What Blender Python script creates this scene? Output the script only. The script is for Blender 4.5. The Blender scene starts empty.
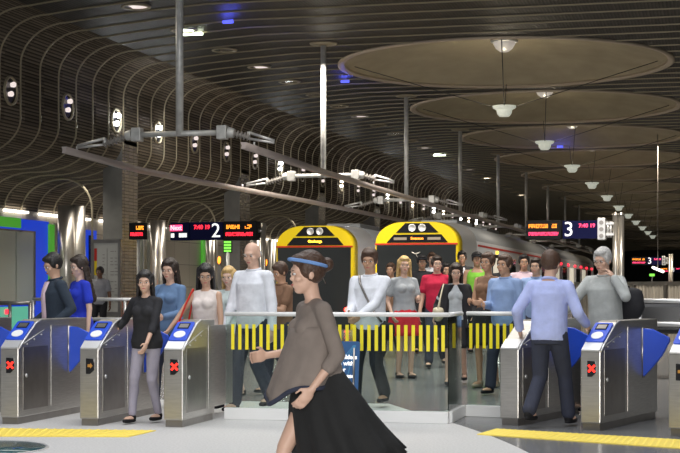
import bpy, bmesh, math, random
from mathutils import Vector, Matrix
random.seed(7)
PI = math.pi
SC = bpy.context.scene
COL = SC.collection
CT, ST = math.cos(math.radians(14.04)), math.sin(math.radians(14.04))
F = 1500.0; HY = 290.0; EYE = 1.4

def cam2w(xr, d, z=0.0):
    return Vector((CT*xr - ST*d, ST*xr + CT*d, z))
def P(px, py, d):
    return cam2w((px-340)/F*d, d, EYE + (HY-py)/F*d)
def G(px, py):
    d = EYE*F/(py-HY)
    return cam2w((px-340)/F*d, d, 0.0)
def fz(Y):
    return max(0.0, min(0.33, 0.035*(Y-16.6)))

# ------------------------------------------------------------------ materials
def nn(nt, t, **kw):
    n = nt.nodes.new(t)
    for k, v in kw.items():
        setattr(n, k, v)
    return n
def mat(name, col, rough=.5, metal=0.0, emit=None, es=0.0, noise=0.0, nscale=20.0, bump=0.0, spec=None, coat=0.0, stretch=None):
    m = bpy.data.materials.new(name); m.use_nodes = True
    nt = m.node_tree; b = nt.nodes['Principled BSDF']
    b.inputs['Base Color'].default_value = (*col, 1)
    b.inputs['Roughness'].default_value = rough
    b.inputs['Metallic'].default_value = metal
    if spec is not None: b.inputs['Specular IOR Level'].default_value = spec
    if coat: b.inputs['Coat Weight'].default_value = coat
    if emit:
        b.inputs['Emission Color'].default_value = (*emit, 1); b.inputs['Emission Strength'].default_value = es
    if noise or bump:
        tc = nn(nt, 'ShaderNodeTexCoord'); no = nn(nt, 'ShaderNodeTexNoise')
        no.inputs['Scale'].default_value = nscale; no.inputs['Detail'].default_value = 3
        if stretch:
            mp = nn(nt, 'ShaderNodeMapping'); mp.inputs['Scale'].default_value = stretch
            nt.links.new(tc.outputs['Object'], mp.inputs['Vector']); nt.links.new(mp.outputs[0], no.inputs['Vector'])
        else:
            nt.links.new(tc.outputs['Object'], no.inputs['Vector'])
        if noise:
            mr = nn(nt, 'ShaderNodeMapRange')
            mr.inputs['From Min'].default_value = .3; mr.inputs['From Max'].default_value = .7
            mr.inputs['To Min'].default_value = 1-noise; mr.inputs['To Max'].default_value = 1+noise
            nt.links.new(no.outputs['Fac'], mr.inputs['Value'])
            vm = nn(nt, 'ShaderNodeVectorMath', operation='SCALE'); vm.inputs[0].default_value = col
            nt.links.new(mr.outputs[0], vm.inputs['Scale']); nt.links.new(vm.outputs[0], b.inputs['Base Color'])
        if bump:
            bp = nn(nt, 'ShaderNodeBump'); bp.inputs['Strength'].default_value = bump; bp.inputs['Distance'].default_value = .02
            nt.links.new(no.outputs['Fac'], bp.inputs['Height']); nt.links.new(bp.outputs[0], b.inputs['Normal'])
    return m
def lamp_mat(name, col, s):
    return mat(name, (.02, .02, .02), .5, 0, col, s)

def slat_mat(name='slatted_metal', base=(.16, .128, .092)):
    m = bpy.data.materials.new(name); m.use_nodes = True
    nt = m.node_tree; b = nt.nodes['Principled BSDF']; L = nt.links.new
    uv = nn(nt, 'ShaderNodeUVMap'); sx = nn(nt, 'ShaderNodeSeparateXYZ'); L(uv.outputs[0], sx.inputs[0])
    mu = nn(nt, 'ShaderNodeMath', operation='MULTIPLY'); mu.inputs[1].default_value = 1/.075; L(sx.outputs[0], mu.inputs[0])
    fr = nn(nt, 'ShaderNodeMath', operation='FRACT'); L(mu.outputs[0], fr.inputs[0])
    gt = nn(nt, 'ShaderNodeMapRange'); gt.inputs['From Min'].default_value = .30; gt.inputs['From Max'].default_value = .55
    L(fr.outputs[0], gt.inputs['Value'])
    fl = nn(nt, 'ShaderNodeMath', operation='FLOOR'); L(mu.outputs[0], fl.inputs[0])
    # panel joint: one tone per slat and per bay
    my = nn(nt, 'ShaderNodeMath', operation='MULTIPLY'); my.inputs[1].default_value = 1/.963; L(sx.outputs[1], my.inputs[0])
    fy = nn(nt, 'ShaderNodeMath', operation='FLOOR'); L(my.outputs[0], fy.inputs[0])
    cb = nn(nt, 'ShaderNodeCombineXYZ'); L(fl.outputs[0], cb.inputs[0]); L(fy.outputs[0], cb.inputs[1])
    wn = nn(nt, 'ShaderNodeTexWhiteNoise'); L(cb.outputs[0], wn.inputs['Vector'])
    mr = nn(nt, 'ShaderNodeMapRange'); mr.inputs['To Min'].default_value = .65; mr.inputs['To Max'].default_value = 1.3
    L(wn.outputs['Value'], mr.inputs['Value'])
    mm = nn(nt, 'ShaderNodeMath', operation='MULTIPLY'); L(mr.outputs[0], mm.inputs[0])
    g2 = nn(nt, 'ShaderNodeMapRange'); g2.inputs['To Min'].default_value = .28; g2.inputs['To Max'].default_value = 1.0
    L(gt.outputs[0], g2.inputs['Value']); L(g2.outputs[0], mm.inputs[1])
    vm = nn(nt, 'ShaderNodeVectorMath', operation='SCALE'); vm.inputs[0].default_value = base
    L(mm.outputs[0], vm.inputs['Scale']); L(vm.outputs[0], b.inputs['Base Color'])
    b.inputs['Metallic'].default_value = .5; b.inputs['Roughness'].default_value = .38
    bp = nn(nt, 'ShaderNodeBump'); bp.inputs['Strength'].default_value = .6; bp.inputs['Distance'].default_value = .02
    L(mm.outputs[0], bp.inputs['Height']); L(bp.outputs[0], b.inputs['Normal'])
    return m

def floor_mat():
    m = bpy.data.materials.new('terrazzo_floor'); m.use_nodes = True
    nt = m.node_tree; b = nt.nodes['Principled BSDF']; L = nt.links.new
    ge = nn(nt, 'ShaderNodeNewGeometry'); sx = nn(nt, 'ShaderNodeSeparateXYZ'); L(ge.outputs['Position'], sx.inputs[0])
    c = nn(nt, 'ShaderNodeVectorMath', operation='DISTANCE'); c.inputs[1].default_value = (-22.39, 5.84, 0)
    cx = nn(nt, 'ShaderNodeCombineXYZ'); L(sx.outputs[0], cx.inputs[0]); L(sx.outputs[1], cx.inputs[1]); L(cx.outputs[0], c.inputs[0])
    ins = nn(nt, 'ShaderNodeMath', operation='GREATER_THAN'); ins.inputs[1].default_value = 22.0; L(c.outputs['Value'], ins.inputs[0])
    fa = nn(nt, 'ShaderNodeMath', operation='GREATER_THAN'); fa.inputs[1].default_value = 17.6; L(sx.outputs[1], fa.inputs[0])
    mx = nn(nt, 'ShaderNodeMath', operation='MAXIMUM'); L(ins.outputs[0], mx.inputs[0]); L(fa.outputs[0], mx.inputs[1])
    no = nn(nt, 'ShaderNodeTexNoise'); no.inputs['Scale'].default_value = 45; no.inputs['Detail'].default_value = 4
    L(ge.outputs['Position'], no.inputs['Vector'])
    cr = nn(nt, 'ShaderNodeValToRGB'); cr.color_ramp.elements[0].position = .35; cr.color_ramp.elements[1].position = .65
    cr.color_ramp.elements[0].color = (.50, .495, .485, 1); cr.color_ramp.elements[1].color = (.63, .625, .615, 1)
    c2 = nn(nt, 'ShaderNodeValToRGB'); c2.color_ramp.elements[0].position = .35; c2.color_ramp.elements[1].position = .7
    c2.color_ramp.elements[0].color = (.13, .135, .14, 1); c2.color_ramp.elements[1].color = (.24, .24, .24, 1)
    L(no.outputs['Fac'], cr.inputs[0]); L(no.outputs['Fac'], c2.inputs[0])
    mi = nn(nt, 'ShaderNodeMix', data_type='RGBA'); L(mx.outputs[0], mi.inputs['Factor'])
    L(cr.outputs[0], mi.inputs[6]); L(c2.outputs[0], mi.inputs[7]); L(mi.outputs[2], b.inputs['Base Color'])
    mr = nn(nt, 'ShaderNodeMapRange'); mr.inputs['To Min'].default_value = .45; mr.inputs['To Max'].default_value = .22
    L(mx.outputs[0], mr.inputs['Value']); L(mr.outputs[0], b.inputs['Roughness'])
    return m
def brick_mat(name, c1, c2, sx_, sz_, mortar=(.05, .05, .05), rough=.35, metal=0.0):
    m = bpy.data.materials.new(name); m.use_nodes = True
    nt = m.node_tree; b = nt.nodes['Principled BSDF']; L = nt.links.new
    tc = nn(nt, 'ShaderNodeTexCoord'); sp = nn(nt, 'ShaderNodeSeparateXYZ'); L(tc.outputs['Object'], sp.inputs[0])
    ad = nn(nt, 'ShaderNodeMath', operation='ADD'); L(sp.outputs[0], ad.inputs[0]); L(sp.outputs[1], ad.inputs[1])
    cb = nn(nt, 'ShaderNodeCombineXYZ'); L(ad.outputs[0], cb.inputs[0]); L(sp.outputs[2], cb.inputs[1])
    br = nn(nt, 'ShaderNodeTexBrick'); L(cb.outputs[0], br.inputs['Vector'])
    br.inputs['Scale'].default_value = 1; br.inputs['Brick Width'].default_value = sx_; br.inputs['Row Height'].default_value = sz_
    br.inputs['Mortar Size'].default_value = .008; br.offset = 0
    br.inputs['Color1'].default_value = (*c1, 1); br.inputs['Color2'].default_value = (*c2, 1); br.inputs['Mortar'].default_value = (*mortar, 1)
    L(br.outputs['Color'], b.inputs['Base Color']); b.inputs['Roughness'].default_value = rough; b.inputs['Metallic'].default_value = metal
    return m
def glass_mat(name='clear_glass', tint=(.86, .93, .9)):
    m = bpy.data.materials.new(name); m.use_nodes = True
    nt = m.node_tree; L = nt.links.new
    for n in list(nt.nodes):
        if n.type != 'OUTPUT_MATERIAL': nt.nodes.remove(n)
    out = [n for n in nt.nodes if n.type == 'OUTPUT_MATERIAL'][0]
    t = nn(nt, 'ShaderNodeBsdfTransparent'); t.inputs[0].default_value = (*tint, 1)
    g = nn(nt, 'ShaderNodeBsdfGlossy'); g.inputs['Roughness'].default_value = .03
    fr = nn(nt, 'ShaderNodeFresnel'); fr.inputs[0].default_value = 1.45
    mx = nn(nt, 'ShaderNodeMixShader'); L(fr.outputs[0], mx.inputs[0]); L(t.outputs[0], mx.inputs[1]); L(g.outputs[0], mx.inputs[2])
    L(mx.outputs[0], out.inputs['Surface'])
    return m

M = {}
M['slat'] = slat_mat(); M['slat_shade'] = slat_mat('shaded_ceiling_slats', (.028, .022, .016)); _b = M['slat_shade'].node_tree.nodes['Principled BSDF']; _b.inputs['Metallic'].default_value = .15; _b.inputs['Roughness'].default_value = .5; _b.inputs['Specular IOR Level'].default_value = .3; M['floor'] = floor_mat()  # ceiling uses a darker slat copy, its shade put into the colour
M['rib'] = mat('bronze_rib', (.33, .285, .195), .45, .3)
M['ribdark'] = mat('dull_joint', (.16, .14, .11), .5, .3)
M['disc'] = mat('plaster_dome', (.36, .31, .215), .8, noise=.12, nscale=1.2)
M['discrim'] = mat('disc_rim', (.5, .42, .33), .45, .3)
M['steel'] = mat('brushed_steel', (.52, .50, .47), .33, .9, noise=.10, nscale=6, stretch=(1, 1, 14))
M['steel_dark'] = mat('dark_brushed_steel', (.30, .28, .26), .32, .9, noise=.15, nscale=3)
M['steel_light'] = mat('satin_steel', (.72, .72, .72), .4, .75)
M['chrome'] = mat('polished_chrome', (.66, .62, .56), .3, .85)
M['galv'] = mat('galvanised_steel', (.62, .62, .60), .45, .3, noise=.15, nscale=8)
M['concrete'] = mat('dark_concrete', (.12, .118, .11), .7, noise=.15, nscale=3)
M['tile'] = brick_mat('small_glazed_tiles', (.17, .145, .115), (.24, .20, .155), .30, .085, (.06, .05, .04), .25, .4)
M['wallpanel'] = brick_mat('beige_wall_panels', (.52, .48, .40), (.44, .38, .31), 1.4, .75, (.10, .09, .08), .45)
M['dark'] = mat('dark_wall', (.045, .042, .038), .6)
M['black'] = mat('black_gloss', (.012, .012, .014), .2)
M['blackmat'] = mat('black_matte', (.016, .016, .018), .8, spec=.15)
M['blue'] = mat('blue_plastic', (.012, .07, .58), .35)
M['bluepanel'] = mat('lit_blue_panel', (.01, .06, .6), .3, 0, (.01, .06, .75), .55)
M['greenpanel'] = mat('lit_green_panel', (.06, .4, .03), .3, 0, (.12, .6, .05), .35)
M['aqua'] = mat('aqua_panel', (.15, .6, .45), .3, 0, (.15, .6, .4), .4)
M['white'] = mat('white_paint', (.8, .8, .79), .4)
M['board'] = mat('white_board', (.50, .50, .47), .5)
M['yellow'] = mat('yellow_paint', (.88, .66, .01), .3)
M['tactile'] = mat('tactile_yellow', (.88, .68, .10), .55)
M['film'] = mat('yellow_film', (.92, .78, .02), .5)
M['red'] = mat('red_paint', (.6, .02, .01), .4)
M['glass'] = glass_mat(); M['blue_reflection_glow'] = lamp_mat('blue_reflection_glow', (.1, .12, 1), 1.6)
M['darkglass'] = mat('train_glass', (.025, .028, .03), .08)
M['doorglass'] = mat('lift_door_glass', (.52, .56, .50), .25, .1)
M['navy'] = mat('navy_sign', (.008, .010, .055), .8, spec=.1)
M['silver'] = mat('silver_train_paint', (.70, .72, .75), .3, .25)
M['roof'] = mat('train_roof_grey', (.32, .34, .36), .5, .2)
M['led_orange'] = lamp_mat('led_orange', (1, .28, .02), 3.0)
M['led_red'] = lamp_mat('led_red', (1, .02, .04), 3.2)
M['led_pink'] = lamp_mat('led_pink', (1, .05, .16), 2.6)
M['led_amber'] = lamp_mat('led_amber', (1, .5, .03), 5)
M['led_dim'] = lamp_mat('led_dim', (.6, .45, .3), .7)
M['led_green'] = lamp_mat('led_green', (.25, 1, .08), 1.3)
M['led_gold'] = lamp_mat('led_gold', (.8, .35, .03), .5)
M['cross_red'] = lamp_mat('cross_red', (1, .02, .01), 3.0)
M['signwhite'] = mat('sign_white', (.85, .85, .85), .5, 0, (1, 1, 1), .9)
M['tube'] = lamp_mat('fluorescent_tube', (1, .93, .82), 4)
M['lampwarm'] = lamp_mat('warm_lamp', (1, .82, .6), 10)
M['lampwhite'] = lamp_mat('white_lamp', (.93, .97, 1), 28)
M['lamppink'] = lamp_mat('soft_lamp', (1, .85, .8), .9)
M['lampgreen'] = lamp_mat('greenish_lamp', (.9, 1, .75), 9)
M['domelight'] = mat('silvered_dome', (.6, .57, .52), .3, .6, (1, .9, .8), .30)
M['bowl'] = mat('frosted_bowl', (.75, .77, .70), .4, 0, (.9, .95, .8), .32)
M['insul'] = mat('insulator_brown', (.32, .30, .28), .4)
M['rail'] = mat('conductor_rail', (.58, .50, .47), .4, .3)
M['redglow'] = lamp_mat('red_tail_lamp', (1, .03, .02), 22)
M['trainlit'] = mat('lit_train_interior', (.6, .6, .55), .4, 0, (1, .9, .7), .45)
M['cable'] = mat('black_cable', (.02, .02, .02), .6)
M['fence'] = mat('metal_fence', (.42, .38, .32), .4, .4, noise=.3, nscale=5, stretch=(6, 6, .05))
M['ballast'] = mat('ballast', (.06, .055, .05), .9, noise=.4, nscale=12)
M['skylight'] = mat('floor_glass', (.035, .09, .10), .12)
M['poster'] = mat('blue_poster', (.02, .09, .24), .4)
M['posterline'] = mat('poster_wave', (.05, .22, .42), .4)
M['leather_cream'] = mat('cream_leather', (.62, .55, .40), .5)
M['paper'] = mat('newsprint', (.7, .7, .68), .7)

def cloth(name, c, rough=.85, noise=.12):
    return mat(name, c, rough, 0, noise=noise, nscale=7, bump=.8)
SK = {'light': mat('skin_light', (.66, .42, .31), .5), 'mid': mat('skin_mid', (.58, .36, .25), .5), 'tan': mat('skin_tan', (.52, .30, .19), .5), 'dark': mat('skin_dark', (.20, .10, .06), .5), 'pale': mat('skin_pale', (.72, .49, .39), .5)}
HR = {'black': mat('hair_black', (.014, .012, .012), .45, bump=.5, nscale=60, noise=.1), 'brown': mat('hair_brown', (.07, .035, .02), .5, bump=.5, nscale=60, noise=.2),
      'dkbrown': mat('hair_dark_brown', (.03, .018, .012), .5, bump=.5, nscale=60, noise=.2), 'blonde': mat('hair_blonde', (.60, .40, .16), .5, bump=.5, nscale=60, noise=.2),
      'grey': mat('hair_grey', (.50, .49, .47), .6, bump=.5, nscale=60, noise=.2), 'redbrown': mat('hair_auburn', (.16, .06, .025), .5, bump=.5, nscale=60, noise=.2)}
M['eyewhite'] = mat('eye_white', (.75, .73, .70), .3); M['iris'] = mat('eye_iris', (.03, .02, .015), .2); M['lip'] = mat('lip_red', (.45, .12, .10), .5)

# ------------------------------------------------------------------ mesh helpers
def link(name, me, parent=None, loc=None, rotz=0):
    o = bpy.data.objects.new(name, me); COL.objects.link(o)
    if parent: o.parent = parent
    if loc is not None: o.location = loc
    if rotz: o.rotation_euler = (0, 0, rotz)
    return o
def fin(name, bm, m, parent=None, loc=None, rotz=0, smooth=False, bevel=0):
    me = bpy.data.meshes.new(name)
    bmesh.ops.recalc_face_normals(bm, faces=bm.faces[:])
    bm.to_mesh(me); bm.free()
    if isinstance(m, (list, tuple)):
        for x in m: me.materials.append(x)
    elif m: me.materials.append(m)
    if smooth:
        for p in me.polygons: p.use_smooth = True
    o = link(name, me, parent, loc, rotz)
    if bevel:
        md = o.modifiers.new('bevel', 'BEVEL'); md.width = bevel; md.segments = 2; md.limit_method = 'ANGLE'
    return o
def empty(name, label, cat, loc=(0, 0, 0), rotz=0, group=None):
    o = bpy.data.objects.new(name, None); COL.objects.link(o); o.location = loc; o.rotation_euler = (0, 0, rotz)
    o.empty_display_size = .1
    return tag(o, label, cat, group)
def tag(o, label, cat, group=None):
    o['label'] = label; o['category'] = cat
    if group: o['group'] = group
    return o
def struct(o):
    o['kind'] = 'structure'; return o
def box(bm, x0, x1, y0, y1, z0, z1, mi=0, T=None):
    vs = [bm.verts.new((T @ Vector(c)) if T else c) for c in ((x0,y0,z0),(x1,y0,z0),(x1,y1,z0),(x0,y1,z0),(x0,y0,z1),(x1,y0,z1),(x1,y1,z1),(x0,y1,z1))]
    for f in ((0,3,2,1),(4,5,6,7),(0,1,5,4),(1,2,6,5),(2,3,7,6),(3,0,4,7)):
        fa = bm.faces.new([vs[i] for i in f]); fa.material_index = mi
def frame_of(d):
    d = d.normalized(); u = Vector((0, 0, 1)) if abs(d.z) < .95 else Vector((1, 0, 0))
    a = d.cross(u).normalized(); b = a.cross(d).normalized()
    return a, b
def tube(bm, a, b, ra, rb=None, n=12, mi=0, caps=True):
    a = Vector(a); b = Vector(b); rb = ra if rb is None else rb
    u, v = frame_of(b-a)
    A = [bm.verts.new(a + ra*(u*math.cos(t)+v*math.sin(t))) for t in [2*PI*i/n for i in range(n)]]
    B = [bm.verts.new(b + rb*(u*math.cos(t)+v*math.sin(t))) for t in [2*PI*i/n for i in range(n)]]
    for i in range(n):
        f = bm.faces.new((A[i], A[(i+1) % n], B[(i+1) % n], B[i])); f.material_index = mi; f.smooth = True
    if caps:
        bm.faces.new(A[::-1]).material_index = mi; bm.faces.new(B).material_index = mi
def path_tube(bm, pts, r, n=8, closed=False):
    pts = [Vector(p) for p in pts]; rings = []
    N = len(pts)
    for i, p in enumerate(pts):
        if closed: d = pts[(i+1) % N]-pts[i-1]
        else: d = pts[min(i+1, N-1)]-pts[max(i-1, 0)]
        u, v = frame_of(d)
        rr = r[i] if isinstance(r, (list, tuple)) else r
        rings.append([bm.verts.new(p+rr*(u*math.cos(2*PI*k/n)+v*math.sin(2*PI*k/n))) for k in range(n)])
    rg = range(N) if closed else range(N-1)
    for i in rg:
        A, B = rings[i], rings[(i+1) % N]
        for k in range(n):
            f = bm.faces.new((A[k], A[(k+1) % n], B[(k+1) % n], B[k])); f.smooth = True
    if not closed:
        bm.faces.new(rings[0][::-1]); bm.faces.new(rings[-1])
def ball(bm, c, r, R=None, u=16, v=10):
    if not isinstance(r, (tuple, list)): r = (r, r, r)
    T = Matrix.Translation(Vector(c)) @ (R.to_4x4() if R else Matrix.Identity(4)) @ Matrix.Diagonal((r[0], r[1], r[2], 1))
    bmesh.ops.create_uvsphere(bm, u_segments=u, v_segments=v, radius=1, matrix=T)
def loft(bm, rings, caps=True, closed_ring=True):
    R = [[bm.verts.new(p) for p in r] for r in rings]
    n = len(R[0])
    for i in range(len(R)-1):
        for k in range(n if closed_ring else n-1):
            f = bm.faces.new((R[i][k], R[i][(k+1) % n], R[i+1][(k+1) % n], R[i+1][k])); f.smooth = True
    if caps:
        bm.faces.new(R[0][::-1]); bm.faces.new(R[-1])
def lathe(bm, prof, c=(0, 0, 0), n=32, mi=0):
    c = Vector(c); R = []
    for r, z in prof:
        R.append([bm.verts.new(c+Vector((r*math.cos(2*PI*k/n), r*math.sin(2*PI*k/n), z))) for k in range(n)] if r > 1e-5 else [bm.verts.new(c+Vector((0, 0, z)))])
    for i in range(len(R)-1):
        A, B = R[i], R[i+1]
        for k in range(n):
            if len(A) == 1 and len(B) == 1: continue
            if len(A) == 1: f = bm.faces.new((A[0], B[(k+1) % n], B[k]))
            elif len(B) == 1: f = bm.faces.new((A[k], A[(k+1) % n], B[0]))
            else: f = bm.faces.new((A[k], A[(k+1) % n], B[(k+1) % n], B[k]))
            f.smooth = True; f.material_index = mi
def prism(bm, pts, h, T, mi=0):
    """extrude a 2-D outline (u,v) to thickness h through matrix T mapping (u,v,w)"""
    A = [bm.verts.new(T @ Vector((u, v, 0))) for u, v in pts]; B = [bm.verts.new(T @ Vector((u, v, h))) for u, v in pts]
    n = len(pts)
    bm.faces.new(A[::-1]).material_index = mi; bm.faces.new(B).material_index = mi
    for i in range(n): bm.faces.new((A[i], A[(i+1) % n], B[(i+1) % n], B[i])).material_index = mi
def basis(o, ux, uy, uz):
    m = Matrix.Identity(4)
    for i, v in enumerate((ux, uy, uz)):
        for j in range(3): m[j][i] = v[j]
    for j in range(3): m[j][3] = o[j]
    return m
_dg = {}
def text_obj(name, s, size, m, parent, T, depth=.004, align='CENTER', xs=1.0, spacing=1.0, line=1.0, bold=0.0):
    cu = bpy.data.curves.new(name, 'FONT'); cu.body = s; cu.size = size; cu.extrude = depth; cu.align_x = align; cu.align_y = 'CENTER' if '\n' not in s else 'TOP'
    cu.space_character = spacing; cu.space_line = line; cu.offset = bold; cu.resolution_u = 3
    t = bpy.data.objects.new('tmp', cu); COL.objects.link(t)
    dg = bpy.context.evaluated_depsgraph_get()
    me = bpy.data.meshes.new_from_object(t.evaluated_get(dg)); bpy.data.objects.remove(t); bpy.data.curves.remove(cu)
    me.name = name; me.transform(T @ Matrix.Diagonal((xs, 1, 1, 1)))
    me.materials.clear(); me.materials.append(m)
    return link(name, me, parent)
def fuse(name, bm, m, parent, voxel=.009, smooth=3, loc=None):
    me = bpy.data.meshes.new(name+'_raw'); bm.to_mesh(me); bm.free()
    o = bpy.data.objects.new('tmp', me); COL.objects.link(o)
    a = o.modifiers.new('r', 'REMESH'); a.mode = 'VOXEL'; a.voxel_size = voxel; a.use_smooth_shade = True
    b = o.modifiers.new('s', 'SMOOTH'); b.factor = .5; b.iterations = smooth
    dg = bpy.context.evaluated_depsgraph_get()
    me2 = bpy.data.meshes.new_from_object(o.evaluated_get(dg)); bpy.data.objects.remove(o); bpy.data.meshes.remove(me)
    me2.name = name; me2.materials.clear(); me2.materials.append(m)
    for p in me2.polygons: p.use_smooth = True
    return link(name, me2, parent, loc)
ORD = ['first', 'second', 'third', 'fourth', 'fifth', 'sixth', 'seventh', 'eighth', 'ninth', 'tenth', 'eleventh', 'twelfth', 'thirteenth', 'fourteenth', 'fifteenth', 'sixteenth', 'seventeenth', 'eighteenth', 'nineteenth', 'twentieth']

# ------------------------------------------------------------------ people
def ik(a, b, l1, l2, hint):
    a = Vector(a); b = Vector(b); d = b-a; L = d.length
    if L > (l1+l2)*.995: b = a + d*((l1+l2)*.995/L); d = b-a; L = d.length
    x = (l1*l1-l2*l2+L*L)/(2*L); h = math.sqrt(max(l1*l1-x*x, 0))
    n = d.normalized(); hv = Vector(hint); hv = (hv - n*hv.dot(n)).normalized()
    return a+n*x+hv*h, b

def person(px, d, ytop, face, label, top=None, bottom=None, female=False, skin='light', hair=('short', 'brown'),
           lean=0.0, hyaw=0.0, hpitch=0.0, rh=None, lh=None, rf=(.11, .16, .08), lf=(-.11, -.16, .14), shoe=None,
           glasses=None, voxel=.010, build=1.0, extra=None, group=None, z0=None, grip=.7, tie=False, lhint=(-.35, -1, -.3)):
    base = cam2w((px-340)/F*d, d); base.z = fz(base.y) if z0 is None else z0
    H = EYE + (HY-ytop)/F*d - base.z
    s = H/1.70
    T = empty('person', label, 'person', base, math.radians(194.04-face), group)
    sx = .155 if female else .178
    sx *= build
    def sp(p):   # spine lean about the pelvis
        p = Vector(p); q = p-Vector((0, 0, .92)); c, t = math.cos(lean), math.sin(lean)
        return Vector((q.x, q.y*c+q.z*t, q.z*c-q.y*t+.92))
    drop = 0
    J = {}
    J['shR'] = sp((sx, -.005, 1.365)); J['shL'] = sp((-sx, -.005, 1.365))
    hx = .088
    J['hipR'] = Vector((hx, 0, .90)); J['hipL'] = Vector((-hx, 0, .90))
    rh = rh or (.26, .06, .83); lh = lh or (-.26, .02, .83)
    J['elR'], J['wrR'] = ik(J['shR'], rh, .285, .25, (.35, -1, -.3)); J['elL'], J['wrL'] = ik(J['shL'], lh, .285, .25, lhint)
    J['knR'], J['anR'] = ik(J['hipR'], rf, .42, .41, (0, 1, 0)); J['knL'], J['anL'] = ik(J['hipL'], lf, .42, .41, (0, 1, 0))
    hc = sp((0, .015, 1.585))
    HM = Matrix.Translation(hc) @ Matrix.Rotation(hyaw, 4, 'Z') @ Matrix.Rotation(hpitch-lean*.3, 4, 'X') @ Matrix.Scale(1.06, 4)
    if female: tr = [(.84, .155, .105, 0), (.92, .168, .118, -.01), (1.05, .122, .092, 0), (1.18, .138, .108, .008), (1.28, .146, .105, .0), (1.355, .130, .078, -.008), (1.40, .078, .06, -.012), (1.44, .048, .05, -.008), (1.53, .045, .05, .0)]
    else: tr = [(.84, .145, .105, 0), (.92, .158, .115, 0), (1.05, .142, .105, .005), (1.18, .158, .115, .0), (1.29, .166, .118, -.0), (1.365, .146, .09, -.01), (1.415, .085, .068, -.012), (1.455, .058, .058, -.008), (1.53, .055, .058, .0)]
    def ring(z, rx, ry, yo, g=0.0, n=24, fold=0.0, nf=0, ph=0.0):
        out = []
        for k in range(n):
            t = 2*PI*k/n; f = 1+fold*math.cos(nf*t+ph)
            # super-ellipse for a body-like section
            c, q = math.cos(t), math.sin(t); e = .85
            x = (rx*build+g)*f*math.copysign(abs(c)**e, c); y = (ry*build+g)*f*math.copysign(abs(q)**e, q)+yo
            out.append(sp((x, y, z))*s)
        return out
    rA = (.040, .034, .022) if female else (.050, .041, .027)
    rL = (.082, .050, .034) if female else (.086, .055, .038)
    cov = .017 if bottom and bottom[0] in ('trousers', 'tights') else 0
    def seg(bm, a, b, ra, rb, g=0.0):
        a = a*s; b = b*s; tube(bm, a, b, (ra+g)*s, (rb+g)*s, 14); ball(bm, a, (ra+g)*s, None, 14, 8); ball(bm, b, (rb+g)*s, None, 14, 8)
    def torso(bm, g, z0_, z1_, bust=True):
        rs = [r for r in tr if z0_-1e-3 <= r[0] <= z1_+1e-3]
        loft(bm, [ring(*r, g=g) for r in rs])
        if female and bust and z0_ < 1.2 < z1_:
            for sg in (-1, 1):
                ball(bm, sp((sg*.062, .083, 1.255))*s, ((.056+g)*s, (.052+g)*s, (.056+g)*s))
    def hand(bm, w, el):
        dz = (w-el).normalized()
        side = 1 if w.x > 0 else -1
        nrm = Vector((-side, 0, 0)) - dz*Vector((-side, 0, 0)).dot(dz)     # palm faces the body
        nrm = nrm.normalized(); th = dz.cross(nrm).normalized()
        if th.y < 0: th = -th
        R = Matrix((th, nrm, dz)).transposed()
        k = s*.96
        ball(bm, (w+dz*.052)*s, (.040*k, .017*k, .050*k), R)
        ball(bm, (w+dz*.01)*s, (.026*k, .018*k, .03*k), R)
        for i, (off, ln) in enumerate(((.030, .072), (.010, .082), (-.010, .076), (-.028, .060))):
            a = w+dz*.088+th*off; c = grip
            d1 = (dz*math.cos(c*.6)+nrm*math.sin(c*.6)); d2 = (dz*math.cos(c*1.6)+nrm*math.sin(c*1.6))
            b = a+d1*ln*.55; e = b+d2*ln*.5
            tube(bm, (a-dz*.02)*s, b*s, .0088*k, .0085*k, 8); ball(bm, b*s, .0087*k, None, 8, 6); tube(bm, b*s, e*s, .0085*k, .007*k, 8); ball(bm, e*s, .0072*k, None, 8, 6)
        a = w+dz*.025+th*.025; b = a+(dz*.6+th*.7+nrm*.25).normalized()*.04; e = b+(dz*.9+th*.1+nrm*.4).normalized()*.032
        tube(bm, a*s, b*s, .012*k, .010*k, 8); ball(bm, b*s, .010*k, None, 8, 6); tube(bm, b*s, e*s, .010*k, .008*k, 8); ball(bm, e*s, .0082*k, None, 8, 6)
    # --- body: one continuous figure
    bm = bmesh.new(); g = -.004
    loft(bm, [ring(*r, g=g) for r in tr])
    if female:
        for sg in (-1, 1): ball(bm, sp((sg*.062, .08, 1.255))*s, (.054*s, .05*s, .054*s))
    for q in 'RL':
        sg = 1 if q == 'R' else -1
        seg(bm, J['sh'+q], J['el'+q], rA[0], rA[1]); seg(bm, J['el'+q], J['wr'+q], rA[1]*.97, rA[2])
        seg(bm, sp((0, -.01, 1.385)), J['sh'+q], .042, rA[0]*.98)
        seg(bm, J['hip'+q], J['kn'+q], rL[0]-cov, rL[1]-cov); seg(bm, J['kn'+q], J['an'+q], rL[1]*.95-cov, rL[2]-cov*.5)
        cf = J['kn'+q].lerp(J['an'+q], .3)+Vector((0, -.02+cov*1.2, 0)); ball(bm, cf*s, ((.042-cov)*s, (.045-cov)*s, .10*s))
        ft = J['an'+q]+Vector((0, .06, -.035)); ball(bm, ft*s, (.04*s, .11*s, .032*s))
        hand(bm, J['wr'+q], J['el'+q])
    R3 = HM.to_3x3()
    def hp(x, y, z): return (HM @ Vector((x, y, z)))*s
    def hb(c, r, b_=None): ball(b_ if b_ is not None else bm, hp(*c), tuple(k*s for k in r), R3, 16, 12)
    fw = .93 if female else 1.0
    hb((0, -.012, .022), (.074, .092, .096)); hb((0, .022, -.045), (.058*fw, .062, .062)); hb((0, .045, -.085), (.030*fw, .034, .026))
    hb((0, .058, .028), (.050, .032, .022)); hb((0, .084, -.020), (.013, .018, .013)); hb((0, .079, .002), (.009, .013, .024)); hb((0, .076, -.056), (.024, .014, .016))
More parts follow.
